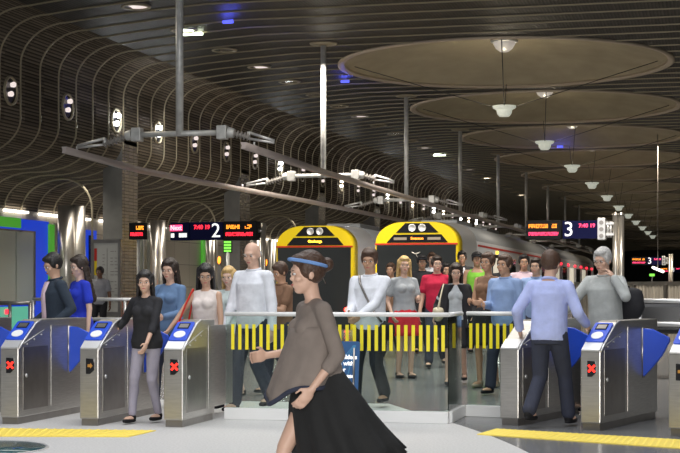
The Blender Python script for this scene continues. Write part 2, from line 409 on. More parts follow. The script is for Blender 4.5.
    for sg in (-1, 1):
        hb((sg*.076, -.008, -.004), (.009, .018, .030)); hb((sg*.038, .055, -.022), (.024, .028, .022))
    seg(bm, sp((0, -.005, 1.44)), hc+R3 @ Vector((0, -.01, -.04)), .046 if female else .054, .046 if female else .054)
    body = fuse('body', bm, SK[skin], T, voxel*.85, 2)
    # --- face
    for sg in (-1, 1):
        e = bmesh.new(); hb((sg*.031, .0785, .006), (.0135, .010, .0075), e); o = fin('eye', e, M['eyewhite'], T, smooth=True)
        e = bmesh.new(); hb((sg*.031, .0870, .006), (.0065, .004, .0065), e); fin('iris', e, M['iris'], o, smooth=True)
        e = bmesh.new(); hb((sg*.032, .086, .026), (.017, .006, .0028), e); fin('eyebrow', e, HR[hair[1]] if hair else HR['grey'], T, smooth=True)
    e = bmesh.new(); hb((0, .0895, -.056), (.020, .006, .006), e); fin('mouth', e, M['lip'], T, smooth=True)
    # --- hair
    st = hair[0] if hair else None
    if st:
        bm = bmesh.new()
        if st == 'balding':
            hb((0, -.040, -.004), (.081, .075, .052), bm)
        else:
            hb((0, -.024, .036), (.087, .098, .104), bm); hb((0, .026, .088), (.066, .062, .034), bm)
            for sg in (-1, 1): hb((sg*.068, .006, .030), (.018, .042, .052), bm)
        if st in ('long', 'bob'):
            L = .30 if st == 'long' else .10
            for sg in (-1, 1):
                for k in range(7):
                    t = k/6
                    hb((sg*(.078+.010*t), -.035-.03*t, .03-(.09+L)*t), (.021, .040, .06), bm)
            for k in range(7):
                t = k/6; hb((0, -.075-.01*t, .02-(.09+L)*t), (.078, .036, .06), bm)
        if st == 'bun': hb((0, -.125, .045), (.045, .04, .042), bm)
        if st == 'full':
            hb((0, -.02, .06), (.088, .095, .085), bm)
        fuse('hair', bm, HR[hair[1]], T, .0075, 2)
    if glasses:
        bm = bmesh.new()
        for sg in (-1, 1):
            pts = [hp(sg*.033+.023*math.cos(a), .100, .004+.016*math.sin(a)) for a in [2*PI*k/12 for k in range(12)]]
            path_tube(bm, pts, .0014*s, 6, True)
            tube(bm, hp(sg*.055, .098, .006), hp(sg*.080, .0, .008), .0014*s, n=6)
        tube(bm, hp(-.011, .101, .006), hp(.011, .101, .006), .0014*s, n=6)
        fin('glasses', bm, M['steel_dark'], T)
        if glasses == 'dark':
            bm = bmesh.new()
            for sg in (-1, 1): hb((sg*.033, .100, .004), (.022, .003, .015), bm)
            fin('lens', bm, M['darkglass'], T, smooth=True)
    # --- top garment
    if top:
        kind, slv, m = top
        bm = bmesh.new(); g = .016
        z1_ = 1.425 if kind != 'singlet' else 1.38
        low = .84 if kind in ('shirt', 'jacket') else .92
        if kind == 'dress': low = .84
        torso(bm, g+.01*(kind == 'jacket'), low, z1_)
        if kind == 'shirt' or kind == 'jacket':
            loft(bm, [ring(.84, tr[0][1], tr[0][2], 0, g=.022), ring(.92, tr[1][1], tr[1][2], 0, g=.02), ring(1.05, tr[2][1]+.008, tr[2][2]+.008, 0, g=.022), ring(1.2, tr[3][1], tr[3][2], 0, g=.016)])
        for q in 'RL':
            if slv == 'none':
                seg(bm, sp((0, -.01, 1.385)), J['sh'+q]*.8+sp((0, -.01, 1.385))*.2, .052, .046)
                continue
            seg(bm, sp((0, -.01, 1.385)), J['sh'+q], .046, rA[0], .012)
            if slv == 'short':
                e_ = J['sh'+q].lerp(J['el'+q], .62); seg(bm, J['sh'+q], e_, rA[0], rA[1]+.012, .014)
            elif slv == 'half':
                seg(bm, J['sh'+q], J['el'+q], rA[0], rA[1], .014); seg(bm, J['el'+q], J['el'+q].lerp(J['wr'+q], .35), rA[1], rA[1], .013)
            else:
                seg(bm, J['sh'+q], J['el'+q], rA[0], rA[1], .015); seg(bm, J['el'+q], J['el'+q].lerp(J['wr'+q], .94), rA[1], rA[2]+.006, .013)
        o = fuse({'jacket': 'jacket', 'dress': 'dress', 'singlet': 'singlet'}.get(kind, 'shirt'), bm, m, T, voxel, 3)
        if kind in ('shirt', 'jacket') and not female:
            bm = bmesh.new()
            pts = [sp((.068*math.cos(a), .066*math.sin(a)-.012, 1.437+.012*math.sin(-a)))*s for a in [2*PI*k/20 for k in range(20)]]
            path_tube(bm, pts, .015*s, 6, True); fin('collar', bm, m, o, smooth=True)
        if kind == 'jacket' and extra and 'inner' in extra:
            bm = bmesh.new()
            loft(bm, [[sp((x*wd, .152+.012*math.cos(x*PI/2)-.02*(zz > 1.3)-.035*(zz > 1.36), zz))*s for x in (-1, -.5, 0, .5, 1)] + [sp((x*wd, .10-.04*(zz > 1.36), zz))*s for x in (1, -1)] for zz, wd in ((.95, .045), (1.1, .05), (1.25, .055), (1.33, .06), (1.41, .05))])
            fin('shirt_front', bm, extra['inner'], T, smooth=True)
        if tie:
            bm = bmesh.new(); loft(bm, [[sp((x*w_, .185-.05*(zz-1.0)/.4+y_, zz))*s for x, y_ in ((-1, 0), (1, 0), (1, -.04), (-1, -.04))] for zz, w_ in ((1.02, .03), (1.3, .02), (1.4, .018))])
            fin('necktie', bm, cloth('dark_tie', (.03, .03, .06)), T)
    # --- bottom garment
    if bottom:
        kind, m = bottom[0], bottom[1]
        bm = bmesh.new()
        if kind in ('trousers', 'tights'):
            g = .016 if kind == 'trousers' else .008
            loft(bm, [ring(.80, tr[0][1]-.01, tr[0][2], 0, g=g), ring(.86, tr[0][1]+.004, tr[0][2]+.004, 0, g=g), ring(.93, tr[1][1], tr[1][2], tr[1][3], g=g), ring(.99, tr[2][1]+.012, tr[2][2]+.008, 0, g=g)])
            for q in 'RL':
                seg(bm, J['hip'+q], J['kn'+q], rL[0]-.002, rL[1]+.004, g); e_ = J['kn'+q].lerp(J['an'+q], .93)
                seg(bm, J['kn'+q], e_, rL[1], rL[2]+(.016 if kind == 'trousers' else .004), g)
                if kind == 'tights': ball(bm, (J['kn'+q].lerp(J['an'+q], .3)+Vector((0, -.02, 0)))*s, (.052*s, .056*s, .11*s))
            fuse('trousers', bm, m, T, voxel, 3)
        else:
            ln = bottom[2]; fl = bottom[3]; off = bottom[4] if len(bottom) > 4 else (0, 0)
            rr = []; N = 9
            for k in range(N):
                t = k/(N-1); z = 1.02-ln*t
                rr.append([Vector((p.x*1.0, p.y, p.z))+Vector((off[0]*t*t, off[1]*t*t, 0)) for p in ring(z, .128+fl*t**1.0+.045*min(1, t*3), .098+fl*t*.8+.03*min(1, t*3), 0, g=.014, n=64, fold=.07*t, nf=11, ph=t*1.3)])
            loft(bm, rr, caps=False)
            o = fin('skirt', bm, m, T, smooth=True)
            sd = o.modifiers.new('thick', 'SOLIDIFY'); sd.thickness = .006
    # --- shoes
    ms = shoe or M['blackmat']
    for q in 'RL':
        bm = bmesh.new(); a = J['an'+q]
        up = max(0.0, a.z-.10)*1.6
        tilt = Matrix.Rotation(-min(up, .9), 3, 'X')
        def fp(x, y, z): return (a+Vector((0, 0, -.015)) + tilt @ Vector((x, y, z)))*s
        ball(bm, fp(0, .075, -.035), (.045*s, .125*s, .030*s), tilt); ball(bm, fp(0, -.005, -.012), (.042*s, .055*s, .045*s), tilt); ball(bm, fp(0, .06, -.050), (.046*s, .135*s, .014*s), tilt)
        fuse('shoe', bm, ms, T, .009, 2)
    T['_'] = 0; del T['_']
    return T, s, J, sp, base, HM

# ------------------------------------------------------------------ the hall: profile of ceiling and left wall
RIB = .963; Y0 = 24.0; Y1 = 24.0+RIB*212
prof = [(6.0, 7.37), (-10.25, 7.37)]
prof += [(-11.6, 7.29), (-12.7, 7.20), (-13.4, 7.12)]
for k in range(1, 11):
    t = PI/2*k/10; prof.append((-13.4-1.1*math.sin(t), 6.25+.87*math.cos(t)))
prof += [(-14.5, 5.65), (-14.5, 5.09)]
for k in range(1, 11):
    t = PI/2*k/10; prof.append((-14.5-1.4*(1-math.cos(t)), 5.09-.82*math.sin(t)))
prof += [(-16.1, 4.27)]
for k in range(1, 9):
    t = PI/2*k/8; prof.append((-16.1-1.2*math.sin(t), 3.45+.82*math.cos(t)))
arc = [0.0]
for a, b in zip(prof, prof[1:]): arc.append(arc[-1]+math.dist(a, b))
def surf(name, i0, i1, y0=Y0, y1=Y1):
    bm = bmesh.new(); uv = bm.loops.layers.uv.new('UVMap')
    ys = [y0, y1]
    V = [[bm.verts.new((prof[i][0], y, prof[i][1])) for y in ys] for i in range(i0, i1+1)]
    for a in range(len(V)-1):
        f = bm.faces.new((V[a][0], V[a][1], V[a+1][1], V[a+1][0])); f.smooth = True
        for l, (i, j) in zip(f.loops, ((a, 0), (a, 1), (a+1, 1), (a+1, 0))): l[uv].uv = (arc[i0+i], ys[j])
    me = bpy.data.meshes.new(name); bm.to_mesh(me); bm.free(); me.materials.append(M['slat'])
    o = link(name, me); struct(o); md = o.modifiers.new('t', 'SOLIDIFY'); md.thickness = .03; md.offset = 1
    return o
wall_left = surf('wall_left', 4, len(prof)-1)
wall_left['label'] = 'dark slatted metal wall curving down from the ceiling'
# ceiling: sloping strip, flat strip and the bays with a round opening for each dome
DX, DR = -5.4, 4.28; DY = [39.47+9.7*k for k in range(19)]
bm = bmesh.new(); uv = bm.loops.layers.uv.new('UVMap')
def cq(pts):
    vs = [bm.verts.new(p) for p in pts]; f = bm.faces.new(vs)
    for l in f.loops: l[uv].uv = (arc[1]-(l.vert.co.x+10.25), l.vert.co.y)
for i in (1, 2, 3):
    vs = [bm.verts.new((prof[j][0], y, prof[j][1])) for j, y in ((i, Y0), (i, Y1), (i+1, Y1), (i+1, Y0))]; f = bm.faces.new(vs)
    for l, (j, y) in zip(f.loops, ((i, Y0), (i, Y1), (i+1, Y1), (i+1, Y0))): l[uv].uv = (arc[j], y)
xa, xb = -10.25, -.55; zc = 7.37
cq([(xb, Y0, zc), (6, Y0, zc), (6, Y1, zc), (xb, Y1, zc)])
cq([(xa, Y0, zc), (xb, Y0, zc), (xb, DY[0]-4.85, zc), (xa, DY[0]-4.85, zc)])
cq([(xa, DY[-1]+4.85, zc), (xb, DY[-1]+4.85, zc), (xb, Y1, zc), (xa, Y1, zc)])
NS = 64
for yc in DY:
    C1 = []; S1 = []
    for k in range(NS):
        t = 2*PI*(k+.5)/NS; c, s_ = math.cos(t), math.sin(t); q = 4.85/max(abs(c), abs(s_))
        C1.append((DX+DR*c, yc+DR*s_, zc)); S1.append((DX+q*c, yc+q*s_, zc))
    for k in range(NS):
        j = (k+1) % NS
        a, b_ = S1[k], S1[j]
        if abs(abs(a[0]-DX)-4.85) < 1e-4 and abs(abs(b_[0]-DX)-4.85) > 1e-4 or abs(abs(a[0]-DX)-4.85) > 1e-4 and abs(abs(b_[0]-DX)-4.85) < 1e-4:
            cor = (DX+math.copysign(4.85, a[0]-DX), yc+math.copysign(4.85, a[1]-yc), zc)
            cq([C1[k], C1[j], b_, cor, a])
        else: cq([C1[k], C1[j], b_, a])
me = bpy.data.meshes.new('ceiling'); bm.to_mesh(me); bm.free(); me.materials.append(M['slat_shade'])
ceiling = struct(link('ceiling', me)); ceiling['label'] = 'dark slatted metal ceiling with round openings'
# ribs
def rib_mesh(y):
    bm = bmesh.new()
    k = round((y-DY[0])/9.7); k = max(0, min(18, k)); dy = abs(y-DY[k])
    segs = []
    if dy < DR+.08:
        h = math.sqrt((DR+.08)**2-dy*dy); pa = [(DX-h, 7.37)] + prof[1:]
        if DX-h < -10.25: pa = prof[1:]
        segs = [pa, [(6.0, 7.37), (DX+h, 7.37)]]
    else: segs = [prof[:]]
    for pts in segs:
        R = []
        for i, p in enumerate(pts):
            a = pts[max(i-1, 0)]; b = pts[min(i+1, len(pts)-1)]
            tx, tz = b[0]-a[0], b[1]-a[1]; l = math.hypot(tx, tz); nx, nz = -tz/l, tx/l   # inside normal
            w = .013; h1 = .03
            R.append([(p[0]+nx*h1, y-w, p[1]+nz*h1), (p[0]+nx*h1, y+w, p[1]+nz*h1), (p[0]-nx*.005, y+w, p[1]-nz*.005), (p[0]-nx*.005, y-w, p[1]-nz*.005)])
        V = [[bm.verts.new(c) for c in r] for r in R]
        for i in range(len(V)-1):
            for k_ in range(4): bm.faces.new((V[i][k_], V[i][(k_+1) % 4], V[i+1][(k_+1) % 4], V[i+1][k_])).smooth = (k_ in (0, 2))
        bm.faces.new(V[0]); bm.faces.new(V[-1])
    return bm
yr = 29.62-RIB*5; n = 0
while yr < Y1-.5 and n < 98:
    o = fin('rib', rib_mesh(yr), M['rib'], wall_left); yr += RIB; n += 1

bm = bmesh.new(); far = None
while yr < Y1-.5:
    b2 = rib_mesh(yr); mt = bpy.data.meshes.new('q'); b2.to_mesh(mt); b2.free(); bm.from_mesh(mt); bpy.data.meshes.remove(mt); yr += RIB
o = fin('rib', bm, M['rib'], wall_left); o['kind'] = 'stuff'
# other shell walls
def wallbox(name, x0, x1, y0, y1, z0, z1, m, label=None):
    bm = bmesh.new(); box(bm, x0, x1, y0, y1, z0, z1); o = struct(fin(name, bm, m))
    if label: o['label'] = label
    return o
wallbox('wall_west', -17.6, -17.3, 20, Y1, -.8, 3.45, M['wallpanel'], 'beige panelled wall at the back of the arcade')
wallbox('wall_back', -17.6, 6.3, Y1, Y1+.3, -.8, 7.6, M['dark'], 'dark far end wall of the station')
wallbox('wall_right', 6.0, 6.3, 24, Y1, -.8, 7.6, M['dark'], 'dark right wall of the platform hall')
# floor: concourse with gentle ramp
def slab(name, x0, x1, ys, m, th=.25):
    bm = bmesh.new(); A = []
    for y in ys: A.append([bm.verts.new((x0, y, fz(y))), bm.verts.new((x1, y, fz(y))), bm.verts.new((x1, y, fz(y)-th)), bm.verts.new((x0, y, fz(y)-th))])
    for a, b in zip(A, A[1:]):
        for k in range(4): bm.faces.new((a[k], a[(k+1) % 4], b[(k+1) % 4], b[k]))
    bm.faces.new(A[0]); bm.faces.new(A[-1]); return struct(fin(name, bm, m))
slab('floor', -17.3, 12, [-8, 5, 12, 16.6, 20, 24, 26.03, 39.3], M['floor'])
slab('floor_platform_left', -17.3, -12.85, [39.3, Y1], M['floor'])
slab('floor_platform_right', -6.35, 6.0, [39.3, Y1], M['floor'])
wallbox('floor_trackbed', -12.85, -6.35, 39.3, Y1, -1.0, -.72, M['ballast'], 'track bed between the platforms')

# pillars
for k in range(9):
    y = 35.35+9.65*k
    bm = bmesh.new()
    box(bm, -15.02, -14.5, y, y+1.05, .33, 5.2)
    for f in bm.faces:
        f.material_index = 0
        if abs(f.calc_center_median().x+14.5) < .01 : f.material_index = 1
    o = fin('pillar', bm, [M['concrete'], M['tile']]); struct(o); o['label'] = f'concrete and tile pillar under the slatted wall, {ORD[k]} from the front'
    # arch rim beside the pillar
    bm = bmesh.new(); pts = [(-17.25, y-.03, 3.45)]
    for j in range(0, 9):
        t = PI/2*j/8; pts.append((-16.1-1.15*math.cos(t), y-.03, 3.45+.78*math.sin(t)))
    for j in range(1, 9):
        t = PI/2*j/8; pts.append((-16.1+.8*math.sin(t), y-.03, 3.45+.78*math.cos(t)))
    pts.append((-15.3, y-.03, 2.3))
    path_tube(bm, pts, .03, 8); o = fin('trim_'+str(k+1), bm, M['rib']); struct(o)

# chrome columns at the back of the arcade
for k, (px, r, zt) in enumerate([(70, .36, 3.6), (157, .24, 3.5), (211, .2, 3.3), (258, .2, 3.3), (272, .16, 3.3)]):
    dd = 1546*16.4/(715-px)
    if px in (211, 258, 272): dd -= 1
    p = P(px, HY, dd); bm = bmesh.new()
    for a in range(3):
        t = a*2*PI/3+.4; tube(bm, (p.x+r*.5*math.cos(t), p.y+r*.5*math.sin(t), .33), (p.x+r*.5*math.cos(t), p.y+r*.5*math.sin(t), zt), r*.62, n=20)
    o = fin('chrome_column', bm, M['chrome'])
    tag(o, f'polished chrome clustered column at the back of the arcade, {ORD[k]} from the left', 'column', 'chrome columns')

# ------------------------------------------------------------------ domes, uplighters
for k, yc in enumerate(DY[:19]):
    t = empty('ceiling_dome', f'round shallow ceiling dome with bronze rim, {ORD[k]} from the front', 'ceiling dome', (DX, yc, 7.37), 0, 'round ceiling domes')
    bm = bmesh.new(); pr = [(DR, 0.0)] + [(DR*math.cos(a), .62*math.sin(a)) for a in [PI/2*j/10 for j in range(1, 11)]]
    pr = [(DR*(1-j/12), .62*(1-(1-j/12)**2)**.8) for j in range(13)]
    lathe(bm, pr, n=72); fin('shell', bm, M['disc'], t, smooth=True)
    bm = bmesh.new(); lathe(bm, [(DR-.06, -.03), (DR+.05, -.07), (DR+.12, -.05), (DR+.12, .0), (DR-.06, .02), (DR-.06, -.03)], n=96); fin('rim', bm, M['discrim'], t)
    bm = bmesh.new(); lathe(bm, [(.30, .60), (.29, .52), (.22, .40), (.11, .32), (0, .30)], n=32); fin('dome_light', bm, M['domelight'], t, smooth=True)
    bm = bmesh.new(); lathe(bm, [(.30, .56), (.36, .57), (.36, .61), (.30, .62)], n=32); fin('light_collar', bm, M['steel_light'], t)
    if k > 10: continue
    u = empty('hanging_uplighter', f'bowl shaped uplighter hung on cables under a ceiling dome, {ORD[k]} from the front', 'hanging lamp', (DX, yc, 6.17), 0, 'hanging bowl uplighters')
    bm = bmesh.new(); lathe(bm, [(0, -.20), (.13, -.19), (.19, -.12), (.21, -.02), (.21, .0), (.12, -.10), (0, -.12)], n=28); fin('bowl', bm, M['bowl'], u, smooth=True)
    bm = bmesh.new(); lathe(bm, [(.21, -.02), (.30, .03), (.315, .09), (.29, .09), (.27, .05), (.20, .0)], n=28); fin('rim', bm, M['bowl'], u, smooth=True)
    for j in range(4):
        a = j*PI/2+.12; bm = bmesh.new(); tube(bm, (.27*math.cos(a), .27*math.sin(a), .06), ((DR-.3)*math.cos(a), (DR-.3)*math.sin(a), 1.2), .011, n=6); fin('cable', bm, M['cable'], u)
    if k > 11: continue
    la = bpy.data.lights.new('uplight', 'POINT'); la.energy = 30; la.color = (1, .86, .62); la.shadow_soft_size = .12
    lo = bpy.data.objects.new('uplight', la); COL.objects.link(lo); lo.parent = u; lo.location = (0, 0, .12)

# downlights in the sloping ceiling
def ceil_z(x):
    for (a, za), (b, zb) in zip(prof, prof[1:]):
        if b <= x <= a: return za+(zb-za)*(x-a)/(b-a)
    return 7.37
BRIGHT = {3: 'lampgreen', 5: 'lamppink', 2: 'lamppink', 14: 'lampgreen', 9: 'lamppink', 19: 'lampwarm', 13: 'lamppink', 24: 'lampwarm', 17: 'lamppink'}
for k in range(26):
    y = 29.14-2*2.889+2.889*k+5.78-2.889*2
    x = -11.65; z = ceil_z(x)
    t = empty('ceiling_downlight', f'round ring downlight recessed in the dark ceiling over the tracks, {k+1 if k>=20 else ORD[k]}{"th" if k>=20 else ""} of its row', 'downlight', (x, y, z), 0, 'downlights of the ceiling row')
    bm = bmesh.new(); lathe(bm, [(.24, .0), (.25, -.035), (.31, -.035), (.32, .0), (.24, 0)], n=32); fin('ring', bm, M['rib'], t)
    bm = bmesh.new(); lathe(bm, [(.24, -.012), (.1, -.01), (0, -.01)], n=32); fin('lens', bm, M[BRIGHT[k]] if k in BRIGHT else M['black'], t)
    if k in (3, 14):
        bm = bmesh.new(); box(bm, -.22, .3, .35, .45, -.06, -.01); fin('tube', bm, M['lampgreen'], t)
for i, (px, py) in enumerate(((228, 31), (345, 89), (560, 152))):
    d = 5.72*F/(HY-py); q = P(px, py, d); bm = bmesh.new(); zc_ = ceil_z(q.x); box(bm, q.x-.12, q.x+.12, q.y-.03, q.y+.03, zc_-.07, zc_+.01)
    t = fin('blue_glow_box', bm, M['blue_reflection_glow']); tag(t, 'small added blue reflection glow under the ceiling, '+('near the first hanging post', 'left of the nearest dome', 'far down the hall')[i], 'added glow')  # added glowing boxes stand in for blue reflections on the ceiling
    la = bpy.data.lights.new('blue_spill', 'POINT'); la.energy = 10; la.color = (.1, .12, 1); la.shadow_soft_size = .1
    lo = bpy.data.objects.new('blue_spill', la); COL.objects.link(lo); lo.location = (q.x, q.y, zc_-.3)
# portholes in the wall
PB = {2: 'lampwhite', 3: 'lampwhite', 7: 'lampwhite', 10: 'lampwarm', 13: 'lampwhite', 15: 'lampwarm', 17: 'lampwhite', 18: 'lampwarm', 20: 'lampwhite', 21: 'lampwarm', 22: 'lampwhite'}
for k in range(26):
    y = 29.14+2.889*k; x = -14.5; z = 5.62-.12*0
    t = empty('wall_porthole_light', f'round porthole spotlight set in the slatted wall, {k+1 if k>=20 else ORD[k]}{"th" if k>=20 else ""} from the left', 'wall light', (x, y, z), 0, 'porthole lights in the slatted wall')
    R = Matrix.Rotation(PI/2, 4, 'Y')
    bm = bmesh.new(); lathe(bm, [(.27, .01), (.27, .05), (.31, .05), (.32, .01)], n=32); bmesh.ops.transform(bm, matrix=R, verts=bm.verts); fin('ring', bm, M['rib'], t)
    bm = bmesh.new(); lathe(bm, [(.27, .012), (0, .012)], n=32); bmesh.ops.transform(bm, matrix=R, verts=bm.verts); fin('backing', bm, M['black'], t)
    for j, (dy, dz) in enumerate(((.05, .13), (-.06, -.08))):
        bm = bmesh.new(); tube(bm, (.0, dy, dz), (.10, dy-.05, dz), .045, .06, n=16); ball(bm, (.105, dy-.05, dz), (.03, .05, .05)); fin('spotlight', bm, M[PB.get(k, 'lamppink')], t)
    if k in PB and k < 20:
        la = bpy.data.lights.new('spot', 'POINT'); la.energy = 14; la.color = (.95, .97, 1); la.shadow_soft_size = .08
        lo = bpy.data.objects.new('spot', la); COL.objects.link(lo); lo.parent = t; lo.location = (.35, 0, 0)

# fluorescent strips along the arcade
k = 0; y = 30.4
while y < 96:
    bm = bmesh.new(); box(bm, -17.31, -17.2, y, y+1.25, 3.37, 3.43); o = fin('strip_light', bm, M['tube'])
    tag(o, f'white fluorescent strip light high on the arcade wall, {k+1 if k>=20 else ORD[k]}{"th" if k>=20 else ""} from the left', 'strip light', 'fluorescent strips over the arcade')
    k += 1; y += 2.0

# ------------------------------------------------------------------ overhead line
rA = [(-11.1, 24.4), (-11.5, 29.0), (-11.4, 32.5), (-11.0, 39.5), (-10.8, 51.5), (-11.3, 62), (-10.9, 75), (-11.2, 110)]
rB = [(-7.8, 24.4), (-7.95, 30.0), (-7.96, 45.0), (-7.8, 60), (-8.1, 110)]
for nm, pts, lab in (('r', rA, 'long thin overhead conductor rail over the left train track'), ('r', rB, 'overhead conductor rail over the right hand train track')):
    bm = bmesh.new(); R = []
    for i, (x, y) in enumerate(pts):
        z = 3.86; R.append([(x-.045, y, z-.05), (x+.045, y, z-.05), (x+.03, y, z), (x+.05, y, z+.06), (x-.05, y, z+.06), (x-.03, y, z)])
    loft(bm, R)
    o = fin('overhead_rail', bm, M['rail']); tag(o, lab, 'conductor rail', 'overhead conductor rails')
def insul(bm, a, b, n=7):
    a = Vector(a); b = Vector(b); tube(bm, a, b, .03, n=10)
    for i in range(n):
        p = a.lerp(b, (i+.5)/n); q = a.lerp(b, (i+.9)/n); tube(bm, p, q, .075, .04, n=14)
for k in range(9):
    y = 25.08+10.05*k; x = -9.2; zt = ceil_z(x)
    t = empty('catenary_post', f'galvanised post hanging from the ceiling carrying the overhead rails, {ORD[k]} from the front', 'hanging post', (x, y, zt), 0, 'hanging catenary posts')
    bm = bmesh.new(); tube(bm, (0, 0, 0), (0, 0, 4.15-zt), .068, n=16); fin('tube', bm, M['galv'], t)
    bm = bmesh.new(); lathe(bm, [(.06, -.06), (.16, -.06), (.32, -.03), (.34, 0), (.06, 0), (.06, -.06)], n=28); fin('ceiling_flange', bm, M['rib'], t)
    zb = 4.17-zt
    bm = bmesh.new(); tube(bm, (-.82, 0, zb), (.74, 0, zb), .05, n=12); fin('crossbeam', bm, M['galv'], t)
    for sx_ in (-1, 1):
        bm = bmesh.new(); box(bm, sx_*.80-.09, sx_*.80+.09, -.09, .09, zb-.12, zb+.12); tube(bm, (sx_*.9, 0, zb), (sx_*1.02, 0, zb-.02), .10, .08, n=14); fin('clamp', bm, M['galv'], t, bevel=.015)
    bm = bmesh.new(); insul(bm, (-.98, 0, zb-.02), (-1.45, 0, zb-.16)); fin('insulator', bm, M['insul'], t)
    bm = bmesh.new(); insul(bm, (.98, 0, zb-.02), (1.30, 0, zb-.1), 5) ; fin('insulator', bm, M['insul'], t)
    for sx_, x0_, x1_ in ((-1, -1.42, -1.95), (1, 1.28, 1.75)):
        bm = bmesh.new(); z0_ = zb-.14 if sx_ < 0 else zb-.1
        o1 = [(x0_, z0_+.08), (x1_, z0_-.10), (x1_, z0_-.15), (x0_, z0_-.12)]
        Tm = basis((0, -.06, 0), (1, 0, 0), (0, 0, 1), (0, -1, 0))
        tube(bm, (x0_, 0, z0_+.09), (x1_, 0, 4.00-zt), .025, n=8); tube(bm, (x0_, 0, z0_-.02), (x1_, 0, 3.965-zt), .022, n=8)
        tube(bm, (x0_, 0, z0_+.10), (x0_, 0, z0_-.04), .03, n=8)
        pl = rA if sx_ < 0 else rB
        xr_ = next((a_[0]+(b_[0]-a_[0])*(y-a_[1])/(b_[1]-a_[1]) for a_, b_ in zip(pl, pl[1:]) if a_[1] <= y <= b_[1]), pl[-1][0])-x
        tube(bm, (xr_, 0, 3.99-zt), (xr_, 0, 3.925-zt), .02, n=8)
        fin('bracket', bm, M['steel_light'], t)

